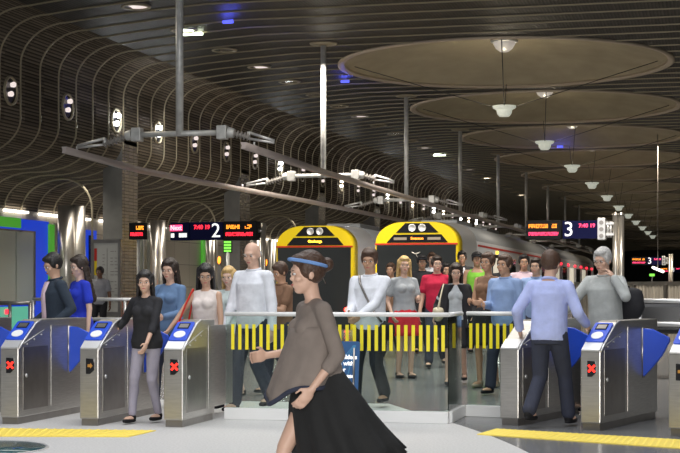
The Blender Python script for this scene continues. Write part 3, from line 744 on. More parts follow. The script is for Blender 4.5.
# ------------------------------------------------------------------ trains
def train(xc, yf, label, dest, dest_mat, right_detail):
    t = empty('train', label, 'train', (xc, yf, -.72), 0, None)
    # z in train space: add .72 to world heights
    def sec(hw, zs, zt, htop, y, zb=.25, n=9):
        pts = [(-hw*.97, zb), (-hw, zb+.6), (-hw, zs)]
        for j in range(1, n):
            a = PI/2*j/n; pts.append((-(htop+(hw-htop)*math.cos(a)), zs+(zt-zs)*math.sin(a)))
        pts.append((-htop, zt)); pts += [(-p[0], p[1]) for p in pts[::-1]]
        return [(p[0], y, p[1]) for p in pts]
    ZS, ZT = 3.40, 3.98
    bm = bmesh.new()
    R = [sec(1.375, ZS, ZT+.06, .6, 1.9), sec(1.375, ZS, ZT+.06, .6, 21.0)]
    loft(bm, R)
    for f in bm.faces: f.material_index = 1 if f.calc_center_median().z > ZS+.12 else 0
    fin('body_shell', bm, [M['silver'], M['roof']], t)
    bm = bmesh.new(); loft(bm, [sec(1.14, ZS, ZT, .38, 0), sec(1.22, ZS, ZT+.02, .42, .35)]); fin('nose', bm, M['yellow'], t)
    bm = bmesh.new(); loft(bm, [sec(1.22, ZS, ZT+.02, .42, .35), sec(1.375, ZS, ZT+.06, .6, 1.9)], caps=False); fin('cab_side', bm, M['silver'], t, smooth=True)
    def plate(name, pts, y, m, th=.03, par=t):
        bm = bmesh.new(); prism(bm, pts, th, basis((0, y, 0), (1, 0, 0), (0, 0, 1), (0, -1, 0))); return fin(name, bm, m, par)
    plate('windscreen', [(-1.08, .9), (1.08, .9), (1.10, 3.35), (-1.10, 3.35)], -.002, M['darkglass'])
    hp_ = plate('headlight_panel', [(-.56, 3.69), (.62, 3.69), (.36, 3.95), (-.30, 3.95)], -.002, M['black'])
    dp = plate('display_panel', [(-.82, 3.42), (.88, 3.42), (.70, 3.64), (-.62, 3.64)], -.002, M['black'])
    plate('red_stripe', [(-1.15, 3.36), (1.15, 3.36), (1.15, 3.40), (-1.15, 3.40)], -.002, M['red'], .035)
    for s_ in (-1, 1):
        bm = bmesh.new(); lathe(bm, [(0, .0), (.085, .0), (.105, .02), (.105, .0)], n=24)
        bmesh.ops.transform(bm, matrix=Matrix.Translation((.03+s_*.14, -.035, 3.82)) @ Matrix.Rotation(PI/2, 4, 'X'), verts=bm.verts); fin('headlight', bm, M['steel_light'], hp_)
    text_obj('destination_text', dest, .10, dest_mat, dp, basis((.03, -.04, 3.53), (1, 0, 0), (0, 0, 1), (0, -1, 0)), .004, bold=.004)
    if right_detail:
        for x0_, x1_ in ((-.62, -.26), (.32, .68)):
            bm = bmesh.new(); box(bm, x0_, x1_, -.04, -.033, 3.49, 3.56); fin('display_segment', bm, M['led_dim'], dp)
    bm = bmesh.new(); path_tube(bm, [(-.12+.24*j/6, -.05, 3.16-.05*math.sin(PI*j/6)) for j in range(7)], .02, 6); tube(bm, (0, -.05, 3.11), (.35, -.05, 2.3), .012, n=6); fin('wiper', bm, M['steel'], t)
    for s_ in (-1, 1):
        bm = bmesh.new(); ball(bm, (s_*.98, -.03, 1.55 if not right_detail else 1.2), .07); fin('tail_light', bm, M['redglow'], t)
    # sides
    for s_ in (-1, 1):
        bm = bmesh.new(); box(bm, s_*1.375-.02, s_*1.375+.02, 2.1, 20.8, 3.36, 3.41); fin('side_stripe', bm, M['red'], t)
        for (a, b) in ((3.0, 4.3), (7.6, 10.4), (14.6, 17.2), (18.3, 20.3)):
            bm = bmesh.new(); box(bm, s_*1.375-.015, s_*1.375+.015, a, b, 2.25, 3.15); w = fin('side_window', bm, M['darkglass'], t)
        for (a, b) in ((4.9, 6.6), (11.6, 13.3)):
            bm = bmesh.new(); box(bm, s_*1.375-.018, s_*1.375+.018, a, b, 1.15, 3.2); w = fin('door', bm, M['blackmat'], t)
            bm = bmesh.new(); box(bm, s_*1.375-.022, s_*1.375+.022, a+.1, b-.1, 2.35, 3.1); fin('lit_opening', bm, M['trainlit'], w)
            bm = bmesh.new(); ball(bm, (s_*1.42, (a+b)/2, 3.27), (.04, .1, .05)); fin('door_lamp', bm, M['led_amber'], w)
    for yy in (3.5, 9.5, 15.5):
        bm = bmesh.new(); box(bm, -.55, .55, yy, yy+2.8, ZT, ZT+.22); fin('roof_unit', bm, M['roof'], t, bevel=.04)
    # second car
    bm = bmesh.new(); loft(bm, [sec(1.375, ZS, ZT+.06, .6, 21.6), sec(1.375, ZS, ZT+.06, .6, 44.0)])
    for f in bm.faces: f.material_index = 1 if f.calc_center_median().z > ZS+.12 else 0
    c2 = fin('rear_car', bm, [M['silver'], M['roof']], t)
    bm = bmesh.new(); loft(bm, [sec(1.15, ZS-.1, ZT-.1, .5, 20.9), sec(1.15, ZS-.1, ZT-.1, .5, 21.7)]); fin('gangway', bm, M['blackmat'], t)
    for s_ in (-1, 1):
        for j in range(6):
            bm = bmesh.new(); box(bm, s_*1.375-.018, s_*1.375+.018, 23+j*3.4, 25+j*3.4, 2.25, 3.15); fin('side_window', bm, M['darkglass'] if j % 2 else M['trainlit'], c2)
            bm = bmesh.new(); box(bm, s_*1.375-.03, s_*1.375+.03, 25.3+j*3.4, 26.1+j*3.4, 3.22, 3.32); fin('door_lamp', bm, M['led_red'], c2)
    # running gear down to the rails
    for yy in (4, 16, 27, 39):
        bm = bmesh.new(); box(bm, -1.0, 1.0, yy-1.3, yy+1.3, .12, .6)
        for sx_ in (-1, 1):
            for dy in (-.9, .9): tube(bm, (sx_*.62, yy+dy, .42), (sx_*.75, yy+dy, .42), .42, n=24)
        fin('bogie', bm, M['blackmat'], t)
    return t
train(-11.3, 42.1, 'yellow fronted silver train farther left, behind the rushing woman', 'Onehunga', M['led_amber'], False)
train(-7.93, 40.3, 'yellow nosed silver train nearer the right platform, display half lit', 'Swanson', M['led_orange'], True)

# ------------------------------------------------------------------ signs
def ledrow(parent, x0, x1, z0, z1, y, m, seed, gap=()):
    rnd = random.Random(seed); bm = bmesh.new(); x = x0; w = (z1-z0)*.42
    while x < x1-w:
        if not any(a < x < b for a, b in gap):
            for j in range(3):
                for i in range(2):
                    if rnd.random() < .82: box(bm, x+i*w*.42, x+i*w*.42+w*.34, y-.006, y, z0+j*(z1-z0)/3, z0+(j+.8)*(z1-z0)/3)
        x += w
    return fin('led_row', bm, m, parent)
def signT(x, z, y=-.065): return basis((x, y, z), (1, 0, 0), (0, 0, 1), (0, -1, 0))
# platform 2 sign
p = P(214, 231, 32); W = 32/1500
t = empty('platform_sign', 'hanging platform 2 departure sign with time and red and orange readout', 'sign', p, 0)
def sx2(px): return (px-214)*W*1.03
bm = bmesh.new(); box(bm, sx2(190), sx2(224), -.06, .2, -.19, .19); a = fin('number_panel', bm, M['navy'], t, bevel=.01)
text_obj('number', '2', .43, M['signwhite'], a, signT(sx2(217), -.005), .006)
text_obj('clock', '7:40 19', .12, M['led_red'], a, signT(sx2(202.5), .08), .004, bold=.003)
bm = bmesh.new(); T2 = Matrix.Translation((sx2(190), 0, 0)) @ Matrix.Rotation(math.radians(-18), 4, 'Z')
box(bm, sx2(167)-sx2(190), 0, -.06, .2, -.19, .19, T=T2); a = fin('side_panel', bm, M['navy'], t)
x0_ = sx2(167)-sx2(190)
bm = bmesh.new(); box(bm, x0_, x0_+.33, -.068, -.06, .01, .14, T=T2); b = fin('red_band', bm, M['led_pink'], a)
text_obj('heading', 'Next', .15, M['signwhite'], a, T2 @ signT(x0_+.17, .075, -.075), .004)
bm = bmesh.new()
for (xa_, xb_) in ((0.02, .11), (.24, .30), (.31, .38), (.39, .45)): box(bm, x0_+xa_, x0_+xb_, -.067, -.06, -.13, -.04, T=T2)
fin('small_writing', bm, M['signwhite'], a)
bm = bmesh.new(); box(bm, sx2(224.5), sx2(258), -.06, .22, -.20, .20); a = fin('display_box', bm, M['blackmat'], t, bevel=.01)
ledrow(a, sx2(227.5), sx2(255), .04, .13, -.06, M['led_orange'], 3, ((sx2(241), sx2(245)),)); ledrow(a, sx2(227), sx2(255), -.11, -.03, -.06, M['led_red'], 4)
bm = bmesh.new(); tube(bm, (sx2(258)-.02, .08, .0), (sx2(263), .08, 0), .04); tube(bm, (sx2(263), .08, .16), (sx2(263), .08, .33-p.z), .055); fin('support_post', bm, M['chrome'], t)
# small readout by the pillar
p = P(137, 231, 34); t = empty('departure_display', 'small black departure readout in front of the tiled pillar', 'sign', p, 0)
bm = bmesh.new(); box(bm, -.19, .19, 0, .15, -.19, .19); a = fin('display_box', bm, M['blackmat'], t)
ledrow(a, -.02, .17, .03, .12, 0, M['led_orange'], 5); ledrow(a, -.16, .17, -.11, -.03, 0, M['led_red'], 6)
bm = bmesh.new(); tube(bm, (0, .08, -.18), (0, .08, .33-p.z), .035); fin('post', bm, M['galv'], t)
# platform 3 sign
def sign3(px0, py, d, sc, label):
    p = P(px0, py, d); t = empty('platform_sign', label, 'sign', p, 0); k = sc
    bm = bmesh.new(); box(bm, -.37*k, .37*k, -.06*k, .2*k, -.20*k, .20*k); a = fin('display_box', bm, M['blackmat'], t, bevel=.01)
    ledrow(a, -.32*k, .3*k, .04*k, .13*k, -.062*k, M['led_orange'], 8, ((.08*k, .14*k),)); ledrow(a, -.32*k, .32*k, -.12*k, -.04*k, -.062*k, M['led_pink'], 9)
    bm = bmesh.new(); box(bm, .40*k, 1.13*k, -.06*k, .2*k, -.19*k, .19*k); a = fin('number_panel', bm, M['navy'], t)
    text_obj('number', '3', .44*k, M['signwhite'], a, signT(.53*k, -.005, -.065*k), .006); text_obj('clock', '7:40 19', .115*k, M['led_pink'], a, signT(.91*k, .08*k, -.065*k), .004, bold=.003)
    bm = bmesh.new(); box(bm, 1.13*k, 1.30*k, -.10*k, .22*k, -.22*k, .24*k); b = fin('clamp_plate', bm, M['steel_light'], t, bevel=.01)
    for zz in (-.14, 0.0, .14):
        bm = bmesh.new(); tube(bm, (1.215*k, -.10*k, zz*k), (1.215*k, -.125*k, zz*k), .045*k, n=12); fin('bolt', bm, M['steel_dark'], b)
    bm = bmesh.new()
    for xx in (1.34, 1.40): tube(bm, (xx*k, .05, -.17*k), (xx*k, .05, .18*k), .028*k)
    box(bm, 1.28*k, 1.5*k, 0, .08*k, -.13*k, -.08*k); box(bm, 1.28*k, 1.5*k, 0, .08*k, .10*k, .15*k); fin('coupling', bm, M['steel_light'], t)
    bm = bmesh.new()
    for xx in (1.50, 1.62): tube(bm, (xx*k, .05, .32*k), (xx*k, .05, .33-p.z), .06*k, n=20); lathe(bm, [(.075*k, .3*k), (.075*k, .33*k), (0, .36*k)], (xx*k, .05, 0), 20)
    fin('support_post', bm, M['chrome'], t)
sign3(544, 230, 32, 1.0, 'large platform 3 departure sign on a twin chrome post')
sign3(639, 261, 74, .98, 'distant platform 3 departure sign near the right edge')
sign3(666, 270, 96, .85, 'farthest departure sign, cut by the right edge of the view')
p = P(652, 275, 72); bm = bmesh.new(); box(bm, p.x-.12, p.x+.12, p.y, p.y+.05, p.z-.06, p.z+.06); ex = fin('exit_sign', bm, M['led_green']); bm = bmesh.new(); box(bm, p.x-.02, p.x+.02, p.y+.05, p.y+.09, .33, p.z); fin('post', bm, M['steel_dark'], ex)
tag(ex, 'tiny lit green exit sign under the distant departure sign', 'sign')
p = P(653, 267.5, 60); a = P(663, 271.5, 55); bm = bmesh.new(); tube(bm, p, a, .05); sl_ = fin('strip_light', bm, M['tube']); bm = bmesh.new(); q_ = (p+a)/2; tube(bm, q_, (q_.x, q_.y, 7.37), .015, n=6); fin('hanger', bm, M['steel_dark'], sl_); tag(sl_, 'slanting white strip light beyond the grey haired man', 'strip light')

# ------------------------------------------------------------------ arcade back wall: lift, coloured panels, board
def wpanel(name, px0, px1, z0, z1, m, x=-17.29, th=.05, parent=None):
    y0 = (1546*-x/(715-px0) + .2426*x)/.9701; y1 = (1546*-x/(715-px1)+.2426*x)/.9701
    bm = bmesh.new(); box(bm, x-.0, x+th, y0, y1, z0, z1); return fin(name, bm, m, parent)
t = empty('lift_entrance', 'glass lift doors in a blue and green lit surround at the far left', 'lift', (0, 0, 0))
wpanel('surround', -20, 47, .33, 3.22, M['bluepanel'], parent=t)
wpanel('green_header', -20, 19, 2.98, 3.23, M['greenpanel'], -17.26, .06, t)
wpanel('green_edge', 46.5, 51.5, .33, 3.15, M['greenpanel'], -17.28, .09, t)
d1 = wpanel('door_frame', -20, 34, 1.02, 2.93, M['steel_dark'], -17.22, .05, t)
wpanel('door_leaf', -18, 14, 1.06, 2.88, M['doorglass'], -17.17, .04, t); wpanel('door_leaf', 15.3, 32, 1.06, 2.88, M['doorglass'], -17.17, .04, t)
wpanel('lower_panel', -20, 26, .33, .98, M['aqua'], -17.22, .06, t); wpanel('red_notice', 5, 8.5, .80, .92, M['led_red'], -17.15, .02, t)
t = empty('shop_front', 'grey pilaster and blue lit panel between the chrome column and the pillar', 'shop front', (0, 0, 0))
wpanel('pilaster', 52, 58, .33, 3.2, M['steel'], parent=t); wpanel('blue_panel', 83, 95, .33, 3.1, M['bluepanel'], parent=t); wpanel('black_jamb', 88.5, 91.5, .33, 2.95, M['black'], -17.23, .06, t)
t = empty('glazed_partition', 'pale green glazed panels with a yellow and black hazard strip', 'partition', (0, 0, 0))
wpanel('pale_panel', 139, 149, .33, 3.25, M['doorglass'], parent=t); wpanel('white_panel', 143, 146, .33, 3.2, M['white'], -17.23, .03, t)
wpanel('yellow_strip', 150.5, 153, 1.9, 2.75, M['yellow'], -17.0, .05, t); wpanel('black_band', 150.5, 153, 2.15, 2.42, M['black'], -16.95, .03, t)
wpanel('pale_panel', 201, 205, .33, 3.2, M['greenpanel'], -17.24, .05, t)
p = P(227.5, 245, 44); bm = bmesh.new(); box(bm, p.x-.13, p.x+.13, p.y, p.y+.06, p.z-.23, p.z+.23); t = fin('notice_display', bm, M['blackmat']); tag(t, 'upright green lit information display under the orange readout', 'display')
for j in range(5):
    bm = bmesh.new(); box(bm, p.x-.11, p.x+.11, p.y-.008, p.y, p.z-.20+j*.085, p.z-.14+j*.085); fin('led_line', bm, M['led_green'], t)
bm = bmesh.new(); tube(bm, (p.x, p.y+.04, .33), (p.x, p.y+.04, p.z-.2), .05); fin('post', bm, M['galv'], t)
for px, d in ((219.5, 43), (266, 47)):
    p = P(px, 260, d); bm = bmesh.new(); ball(bm, (p.x, p.y, 2.2), (.06, .06, .12)); box(bm, p.x-.05, p.x+.05, p.y, p.y+.1, .33, 2.35)
    t = fin('lamp_post', bm, M['steel_dark']); tag(t, 'slim post with an orange lamp, ' + ('left of the bald man' if px < 230 else 'beside the left train'), 'lamp post')
    bm = bmesh.new(); ball(bm, (p.x, p.y-.03, 2.25), (.05, .05, .12)); fin('lamp', bm, M['led_orange'], t)
# timetable board
p = P(106, HY, 33.5); k = 33.5/1500
t = empty('timetable_board', 'tall white network map board in a dark frame behind the security guard', 'notice board', (p.x, p.y, .33), math.radians(6))
bm = bmesh.new(); box(bm, -.30, .30, 0, .08, .55, 2.17); fin('board', bm, M['board'], t)
bm = bmesh.new(); box(bm, -.34, -.28, -.03, .1, 0, 2.2); box(bm, .28, .34, -.03, .1, 0, 2.2); box(bm, -.28, .28, -.03, .1, 2.12, 2.2); box(bm, -.28, .28, -.03, .1, .5, .58); fin('frame', bm, M['steel_dark'], t)
bm = bmesh.new(); rnd = random.Random(2)
for c, x in enumerate((-.08, .1, .2)):
    for r in range(16):
        if rnd.random() < .8: box(bm, x, x+rnd.uniform(.03, .09), -.006, 0, .8+r*.075, .815+r*.075)
box(bm, .02, .03, -.006, 0, .7, 2.0); fin('small_print', bm, M['steel_dark'], t)
bm = bmesh.new(); box(bm, -.27, -.21, -.008, 0, 1.72, 2.0); fin('red_tab', bm, M['red'], t)
bm = bmesh.new(); box(bm, -.27, -.21, -.008, 0, 1.4, 1.72); fin('yellow_tab', bm, M['yellow'], t)

# ------------------------------------------------------------------ ticket gates
def gate(px, py, rot, label, face='x', reader=True, flaps=(1, 1), L=1.75):
    g = G(px, py); t = empty('ticket_gate', label, 'ticket gate', (g.x, g.y, 0), rot, 'ticket gates')
    w = .21
    prof_ = [(0, .07), (0, .79), (.10, .86), (.40, 1.045), (.46, 1.07), (.54, 1.085), (L, 1.085), (L, .07)]
    Tm = basis((-w, 0, 0), (0, 1, 0), (0, 0, 1), (1, 0, 0))
    bm = bmesh.new(); prism(bm, prof_, w, Tm); b = fin('body', bm, M['steel'], t, bevel=.012)
    bm = bmesh.new(); box(bm, -w+.015, -.015, .02, L-.03, 0, .075); fin('plinth', bm, M['steel_dark'], t)
    # front face cap, lighter
    bm = bmesh.new(); prism(bm, [(0, .80), (.10, .868), (.13, .886), (.115, .87), (.0, .785)], w-.02, basis((-w+.01, -.004, .004), (0, 1, 0), (0, 0, 1), (1, 0, 0))); fin('slope_plate', bm, M['steel_light'], t)
    # side trim following the slope
    bm = bmesh.new(); pts = [(0.004, .0, .79), (.004, .10, .86), (.004, .40, 1.045), (.004, .54, 1.085)]
    path_tube(bm, pts, .010, 8); fin('edge_trim', bm, M['steel_light'], t)
    # access door on the side
    for sx_, sd in ((0, 1), (-w, -1)):
        bm = bmesh.new(); box(bm, sx_-.004*sd if sd < 0 else 0, sx_+.006*sd if sd > 0 else sx_, .10, .70, .14, .80) if sd > 0 else box(bm, sx_-.006, sx_, .10, .70, .14, .80)
        dr = fin('access_door', bm, M['steel_dark'], t, bevel=.004)
        bm = bmesh.new(); tube(bm, (sx_, .17, .50), (sx_+sd*.016, .17, .50), .020, n=14); fin('lock', bm, M['steel_light'], dr)
        bm = bmesh.new(); box(bm, min(sx_, sx_+sd*.006), max(sx_, sx_+sd*.006), .78, 1.60, .14, 1.02); fin('side_panel', bm, M['steel'], t, bevel=.004)
        bm = bmesh.new(); pts = [(sx_+sd*.004, .12, .84), (sx_+sd*.004, .60, .97)]; path_tube(bm, pts, .004, 6)
        for q in range(3): tube(bm, (sx_, .2+.17*q, .86+.045*q-.03), (sx_+sd*.010, .2+.17*q, .86+.045*q-.03), .008, n=8)
        fin('seam', bm, M['steel_light'], t)
    if reader:
        sl = Vector((0, .30, .185)).normalized(); up = Vector((0, -sl.z, sl.y))
        T3 = basis(Vector((-w/2, .10, .862)), (1, 0, 0), sl, up)
        bm = bmesh.new(); n_ = 8; o_ = []
        hw = w/2-.008; LN = .36
        for (cx_, cy_, a0) in ((hw-.02, LN-.02, 0), (-hw+.02, LN-.02, PI/2), (-hw+.02, .03, PI), (hw-.02, .03, 1.5*PI)):
            for q in range(5): a_ = a0+PI/2*q/4; o_.append((cx_+.02*math.cos(a_), cy_+.02*math.sin(a_)))
        prism(bm, o_, .022, T3); rd = fin('card_reader', bm, M['blue'], t, bevel=.004)
        bm = bmesh.new(); q = [(.062*math.cos(2*PI*i/24), .115+.062*math.sin(2*PI*i/24)) for i in range(24)]; prism(bm, q, .030, T3); fin('touch_pad', bm, M['white'], rd, bevel=.003)
        bm = bmesh.new(); prism(bm, [(-.06, .225), (.06, .225), (.06, .325), (-.06, .325)], .026, T3); fin('screen', bm, M['blackmat'], rd)
        bm = bmesh.new(); prism(bm, [(-.048, .24), (.048, .24), (.048, .31), (-.048, .31)], .0275, T3); fin('screen_glass', bm, M['steel_dark'], rd)
    if face:
        bm = bmesh.new(); T4 = basis((-w/2, 0, .62), (1, 0, 0), (0, 0, 1), (0, -1, 0))
        prism(bm, [(-.03, -.085), (.015, -.085), (.06, -.045), (.06, .03), (.05, .07), (-.03, .075)], .012, T4); dp = fin('display', bm, M['black'], t)
        bm = bmesh.new()
        if face == 'x':
            for a_ in (PI/4, -PI/4):
                R_ = Matrix.Rotation(a_, 4, 'Z'); prism(bm, [(-.048, -.011), (.048, -.011), (.048, .011), (-.048, .011)], .003, T4 @ Matrix.Translation((.016, -.002, .012)) @ R_)
            fin('red_cross', bm, M['cross_red'], dp)
        else:
            prism(bm, [(-.01, -.03), (.02, -.03), (.02, -.045), (.045, -.015), (.02, .015), (.02, 0), (-.01, 0)], .003, T4 @ Matrix.Translation((0, .015, .012)))
            fin('arrow', bm, M['led_gold'], dp)
    for s_, on in ((1, flaps[0]), (-1, flaps[1])):
        if not on: continue
        x0_ = 0 if s_ > 0 else -w
        pts = [(0, .995), (.12*s_, .985), (.30*s_, .90), (.305*s_, .86), (.22*s_, .70), (.12*s_, .58), (.03*s_, .485), (0, .48)]
        bm = bmesh.new(); T5 = basis((x0_, 1.26, 0), (1, 0, 0), (0, 0, 1), (0, -1, 0)); prism(bm, pts, .035, T5); fin('barrier_flap', bm, M['blue'], t, bevel=.01)
        bm = bmesh.new(); tube(bm, (x0_, 1.25, .47), (x0_, 1.25, 1.0), .03, n=12); fin('hinge', bm, M['steel_dark'], t)
    return t
RL = 0.0; RR = math.radians(-16.4)
gate(-64, 423.5, RL, 'steel ticket gate cut by the left edge of the view', 'x')
gate(18.5, 424.5, RL, 'steel ticket gate with a red cross, standing before the man in the dark blazer', 'x')
gate(98.5, 426, RL, 'steel ticket gate with an unlit amber display, left of the walking woman in black', 'arrow')
gate(183, 427.5, RL, 'steel ticket gate with a red cross, next to the glass barrier and its yellow bars', 'x', flaps=(0, 1), L=1.0)
gate(518.6, 426, RR, 'steel ticket gate without a reader, beside the man in pale blue', None, False)
gate(600.5, 431, RR, 'steel ticket gate with a red cross, before the grey haired man', 'x')
gate(690, 437, RR, 'steel ticket gate at the right edge with an amber display', 'arrow')

# ------------------------------------------------------------------ glass barriers
def barrier(a, b, label, stripes=True, x_from=0.0, z=1.14, base_h=.125, wv=.09):
    a = Vector((a.x, a.y, 0)); b = Vector((b.x, b.y, 0)); L = (b-a).length; ang = math.atan2(b.y-a.y, b.x-a.x)
    t = empty('glass_barrier', label, 'glass barrier', a, ang)
    bm = bmesh.new(); box(bm, 0, L, 0, wv, 0, base_h); fin('base_channel', bm, M['white'], t, bevel=.006)
    bm = bmesh.new(); n = max(1, round(L/1.2)); 
    for i in range(n): box(bm, L*i/n+.008, L*(i+1)/n-.008, wv/2-.006, wv/2+.006, base_h-.01, z-.01)
    g = fin('glass_panel', bm, M['glass'], t)
    bm = bmesh.new(); tube(bm, (0, wv/2, z), (L, wv/2, z), .024, n=14); fin('handrail', bm, M['white'], t)
    if stripes:
        bm = bmesh.new(); x = x_from
        while x < L-.05: box(bm, x, x+.036, wv/2-.009, wv/2-.0065, .755, 1.03); x += .0795
        fin('warning_stripes', bm, M['film'], g)
    return t
c0, c1, c2, c3 = G(224, 419.3), G(448, 424), G(465.5, 416.3), G(514, 418.3)
barrier(c0, c1, 'long clear glass barrier with yellow bars, behind the woman in the black skirt', True, .07)
barrier(c1+Vector((.03, .10, 0)), c2, 'short glass return panel linking the two yellow barred barriers', False)
barrier(c2, c3, 'short glass barrier with yellow bars, left of the gate without a reader', True, .03)

# A-board sign in front of the glass
p0 = P(332, HY, 15.62)
t = empty('sandwich_board', 'blue free standing notice with white lettering against the glass barrier', 'sign', (p0.x, p0.y-.06, 0), 0)
lean_ = Matrix.Rotation(math.radians(-5), 4, 'X')
def sbT(x, z, y=0): return lean_ @ Matrix.Translation((x, y, z)) @ basis((0, 0, 0), (1, 0, 0), (0, 0, 1), (0, -1, 0))
bm = bmesh.new(); o_ = []
for (cx_, cz_, a0) in ((.27, .84, 0), (-.27, .84, PI/2), (-.25, .05, PI), (.25, .05, 1.5*PI)):
    for q in range(5): a_ = a0+PI/2*q/4; o_.append((cx_+.03*math.cos(a_), cz_+.03*math.sin(a_)))
prism(bm, o_, .02, sbT(0, 0)); a = fin('panel', bm, M['poster'], t)
bm = bmesh.new(); prism(bm, [(-.06, .835), (.06, .835), (.06, .855), (-.06, .855)], .0225, sbT(0, 0)); fin('hand_slot', bm, M['blackmat'], a)
for j in range(4):
    bm = bmesh.new(); q = []
    for i in range(24):
        x = .30-.30*(1-i/23)**.8*(.45+.16*j)*1.6; zz = .20+.09*j*0+.63*i/23
        x = .27-(.05+.045*j)*(1+math.sin(i/23*PI*1.15+.5)); q.append((x, zz))
    o_ = [(x, z_) for x, z_ in q]+[(x-.010, z_) for x, z_ in q[::-1]]
    prism(bm, o_, .0215, sbT(0, 0)); fin('wave_line', bm, M['posterline'], a)
text_obj('lettering', 'Paper ticket holders\nor passengers with\nbikes, prams or\nwheelchairs, please\nask for assistance.', .062, M['signwhite'], a, sbT(-.235, .735, -.0225), .001, 'LEFT', bold=.0016, line=1.05)
for sx_ in (-.24, .24):
    bm = bmesh.new(); tube(bm, (sx_, -.02, 0), (sx_, -.02+.07, .8), .012, n=8); fin('leg', bm, M['steel_dark'], t)

# tactile strips
def strip(pts, label, pointed=None):
    bm = bmesh.new(); prism(bm, [(p.x, p.y) for p in pts], .008, Matrix.Identity(4)); o = fin('tactile_strip', bm, M['tactile']); tag(o, label, 'tactile paving')
    # studs as one stuff part
    bm = bmesh.new(); import itertools
    A, B, C_, D_ = pts[:4]
    e1 = (B-A); e2 = (D_-A); n1 = max(2, int(e1.length/.07)); n2 = max(2, int(e2.length/.07))
    for i in range(n1):
        for j in range(n2):
            a_ = A.lerp(B, (i+.5)/n1); b_ = D_.lerp(C_, (i+.5)/n1); q = a_.lerp(b_, (j+.5)/n2)
            vs = [bm.verts.new((q.x+.022*math.cos(k*PI/3), q.y+.022*math.sin(k*PI/3), .008)) for k in range(6)]; vt = [bm.verts.new((v.co.x*.35+q.x*.65, v.co.y*.35+q.y*.65, .014)) for v in vs]
            bm.faces.new(vt)
            for k in range(6): bm.faces.new((vs[k], vs[(k+1) % 6], vt[(k+1) % 6], vt[k]))
    s = fin('studs', bm, M['tactile'], o); s['kind'] = 'stuff'
strip([G(-60, 436.5), G(128.5, 437.3), G(156, 431), G(-60, 428)], 'yellow tactile strip across the pale floor before the left gates')
strip([G(477, 434.8), G(720, 451.5), G(720, 442.6), G(496, 429.3)], 'yellow tactile strip before the right gates')
strip([G(226, 408), G(262, 408.5), G(262, 404.5), G(226, 404)], 'short piece of yellow tactile strip seen through the glass')
strip([G(655, 415), G(700, 418), G(700, 412), G(655, 409)], 'short piece of yellow tactile strip behind the right gates')
# round floor skylight
c = cam2w(-3.27, 13.25); bm = bmesh.new(); lathe(bm, [(0, .006), (.66, .006), (.66, .0)], (c.x, c.y, 0), 64); t = fin('floor_light', bm, M['skylight'], smooth=False); tag(t, 'round dark teal glass disc set in the floor at lower left', 'floor glass')
bm = bmesh.new(); lathe(bm, [(.66, 0), (.66, .008), (.69, .008), (.69, 0)], (c.x, c.y, 0), 64); fin('edge_ring', bm, M['steel_light'], t)

# ------------------------------------------------------------------ handrails behind the gates
def handrail(pa, pb, d0, d1, label, zr=(1.06, .52), m='steel', n=4, r=.028):
    a = P(pa, HY, d0); b = P(pb, HY, d1); za = fz(a.y); zb_ = fz(b.y)
    t = empty('handrail', label, 'handrail', (a.x, a.y, za)); v = Vector((b.x-a.x, b.y-a.y, zb_-za))
    for z in zr:
        bm = bmesh.new(); tube(bm, (0, 0, z), v+Vector((0, 0, z)), r, n=12); fin('rail', bm, M[m], t)
    for i in range(n):
        q = v*(i/(n-1)); bm = bmesh.new(); tube(bm, q, q+Vector((0, 0, zr[0])), r*.9, n=12); tube(bm, q, q+Vector((0, 0, .03)), .06, n=14); fin('post', bm, M[m], t)
handrail(-10, 30, 23, 22.8, 'dark steel handrail in front of the lift doors', (1.05,), 'steel_dark', 3)
handrail(33, 172, 24.5, 24.0, 'two bar steel handrail behind the left gates', (1.04, .72), 'steel_light', 4)
handrail(498, 560, 23.5, 23.0, 'short steel rail frame right of the crowd', (1.0, .55), 'steel_light', 3)
handrail(640, 700, 19, 18.6, 'pale double handrail at the right edge', (1.17, .88), 'steel_light', 2)
# metal fence on the right
a = P(575, HY, 34); b = P(700, HY, 31)
t = empty('metal_fence', 'tall ribbed bronze metal fence beyond the right gates', 'fence', (a.x, a.y, .33), math.atan2(b.y-a.y, b.x-a.x)); L = (b-a).length
bm = bmesh.new(); N = 40; pts = []
for i in range(N*4):
    x = L*i/(N*4-1); pts.append((x, .02*(1 if i % 4 < 2 else -1)))
V = [[bm.verts.new((x, y, z)) for z in (.0, 1.18)] for x, y in pts]
for q, r in zip(V, V[1:]): bm.faces.new((q[0], r[0], r[1], q[1]))
f_ = fin('ribbed_sheet', bm, M['fence'], t); f_.modifiers.new('s', 'SOLIDIFY').thickness = .012
bm = bmesh.new(); box(bm, 0, L, -.04, .04, 1.18, 1.25); fin('top_rail', bm, M['steel_dark'], t)
for i in range(5): bm = bmesh.new(); box(bm, L*i/4-.03, L*i/4+.03, -.06, .0, 0, 1.2); fin('post', bm, M['steel_dark'], t)
# black litter bin / bench shape by right edge
p = P(664, HY, 21); t = empty('scooter', 'dark low motor scooter shape parked behind the right handrail', 'scooter', (p.x, p.y, fz(p.y)))
t['label'] = 'black padded bench seat behind the right handrail'; t['category'] = 'bench'; t.name = 'bench'
bm = bmesh.new(); box(bm, -.45, .45, -.2, .25, .62, .78); fin('seat', bm, M['black'], t, bevel=.06)
bm = bmesh.new(); box(bm, -.45, .45, .15, .28, .72, 1.05); fin('backrest', bm, M['black'], t, bevel=.06)
for q in (-.38, .38):
    for r in (-.14, .2): bm = bmesh.new(); tube(bm, (q, r, 0), (q, r, .64), .025); fin('leg', bm, M['steel_light'], t)
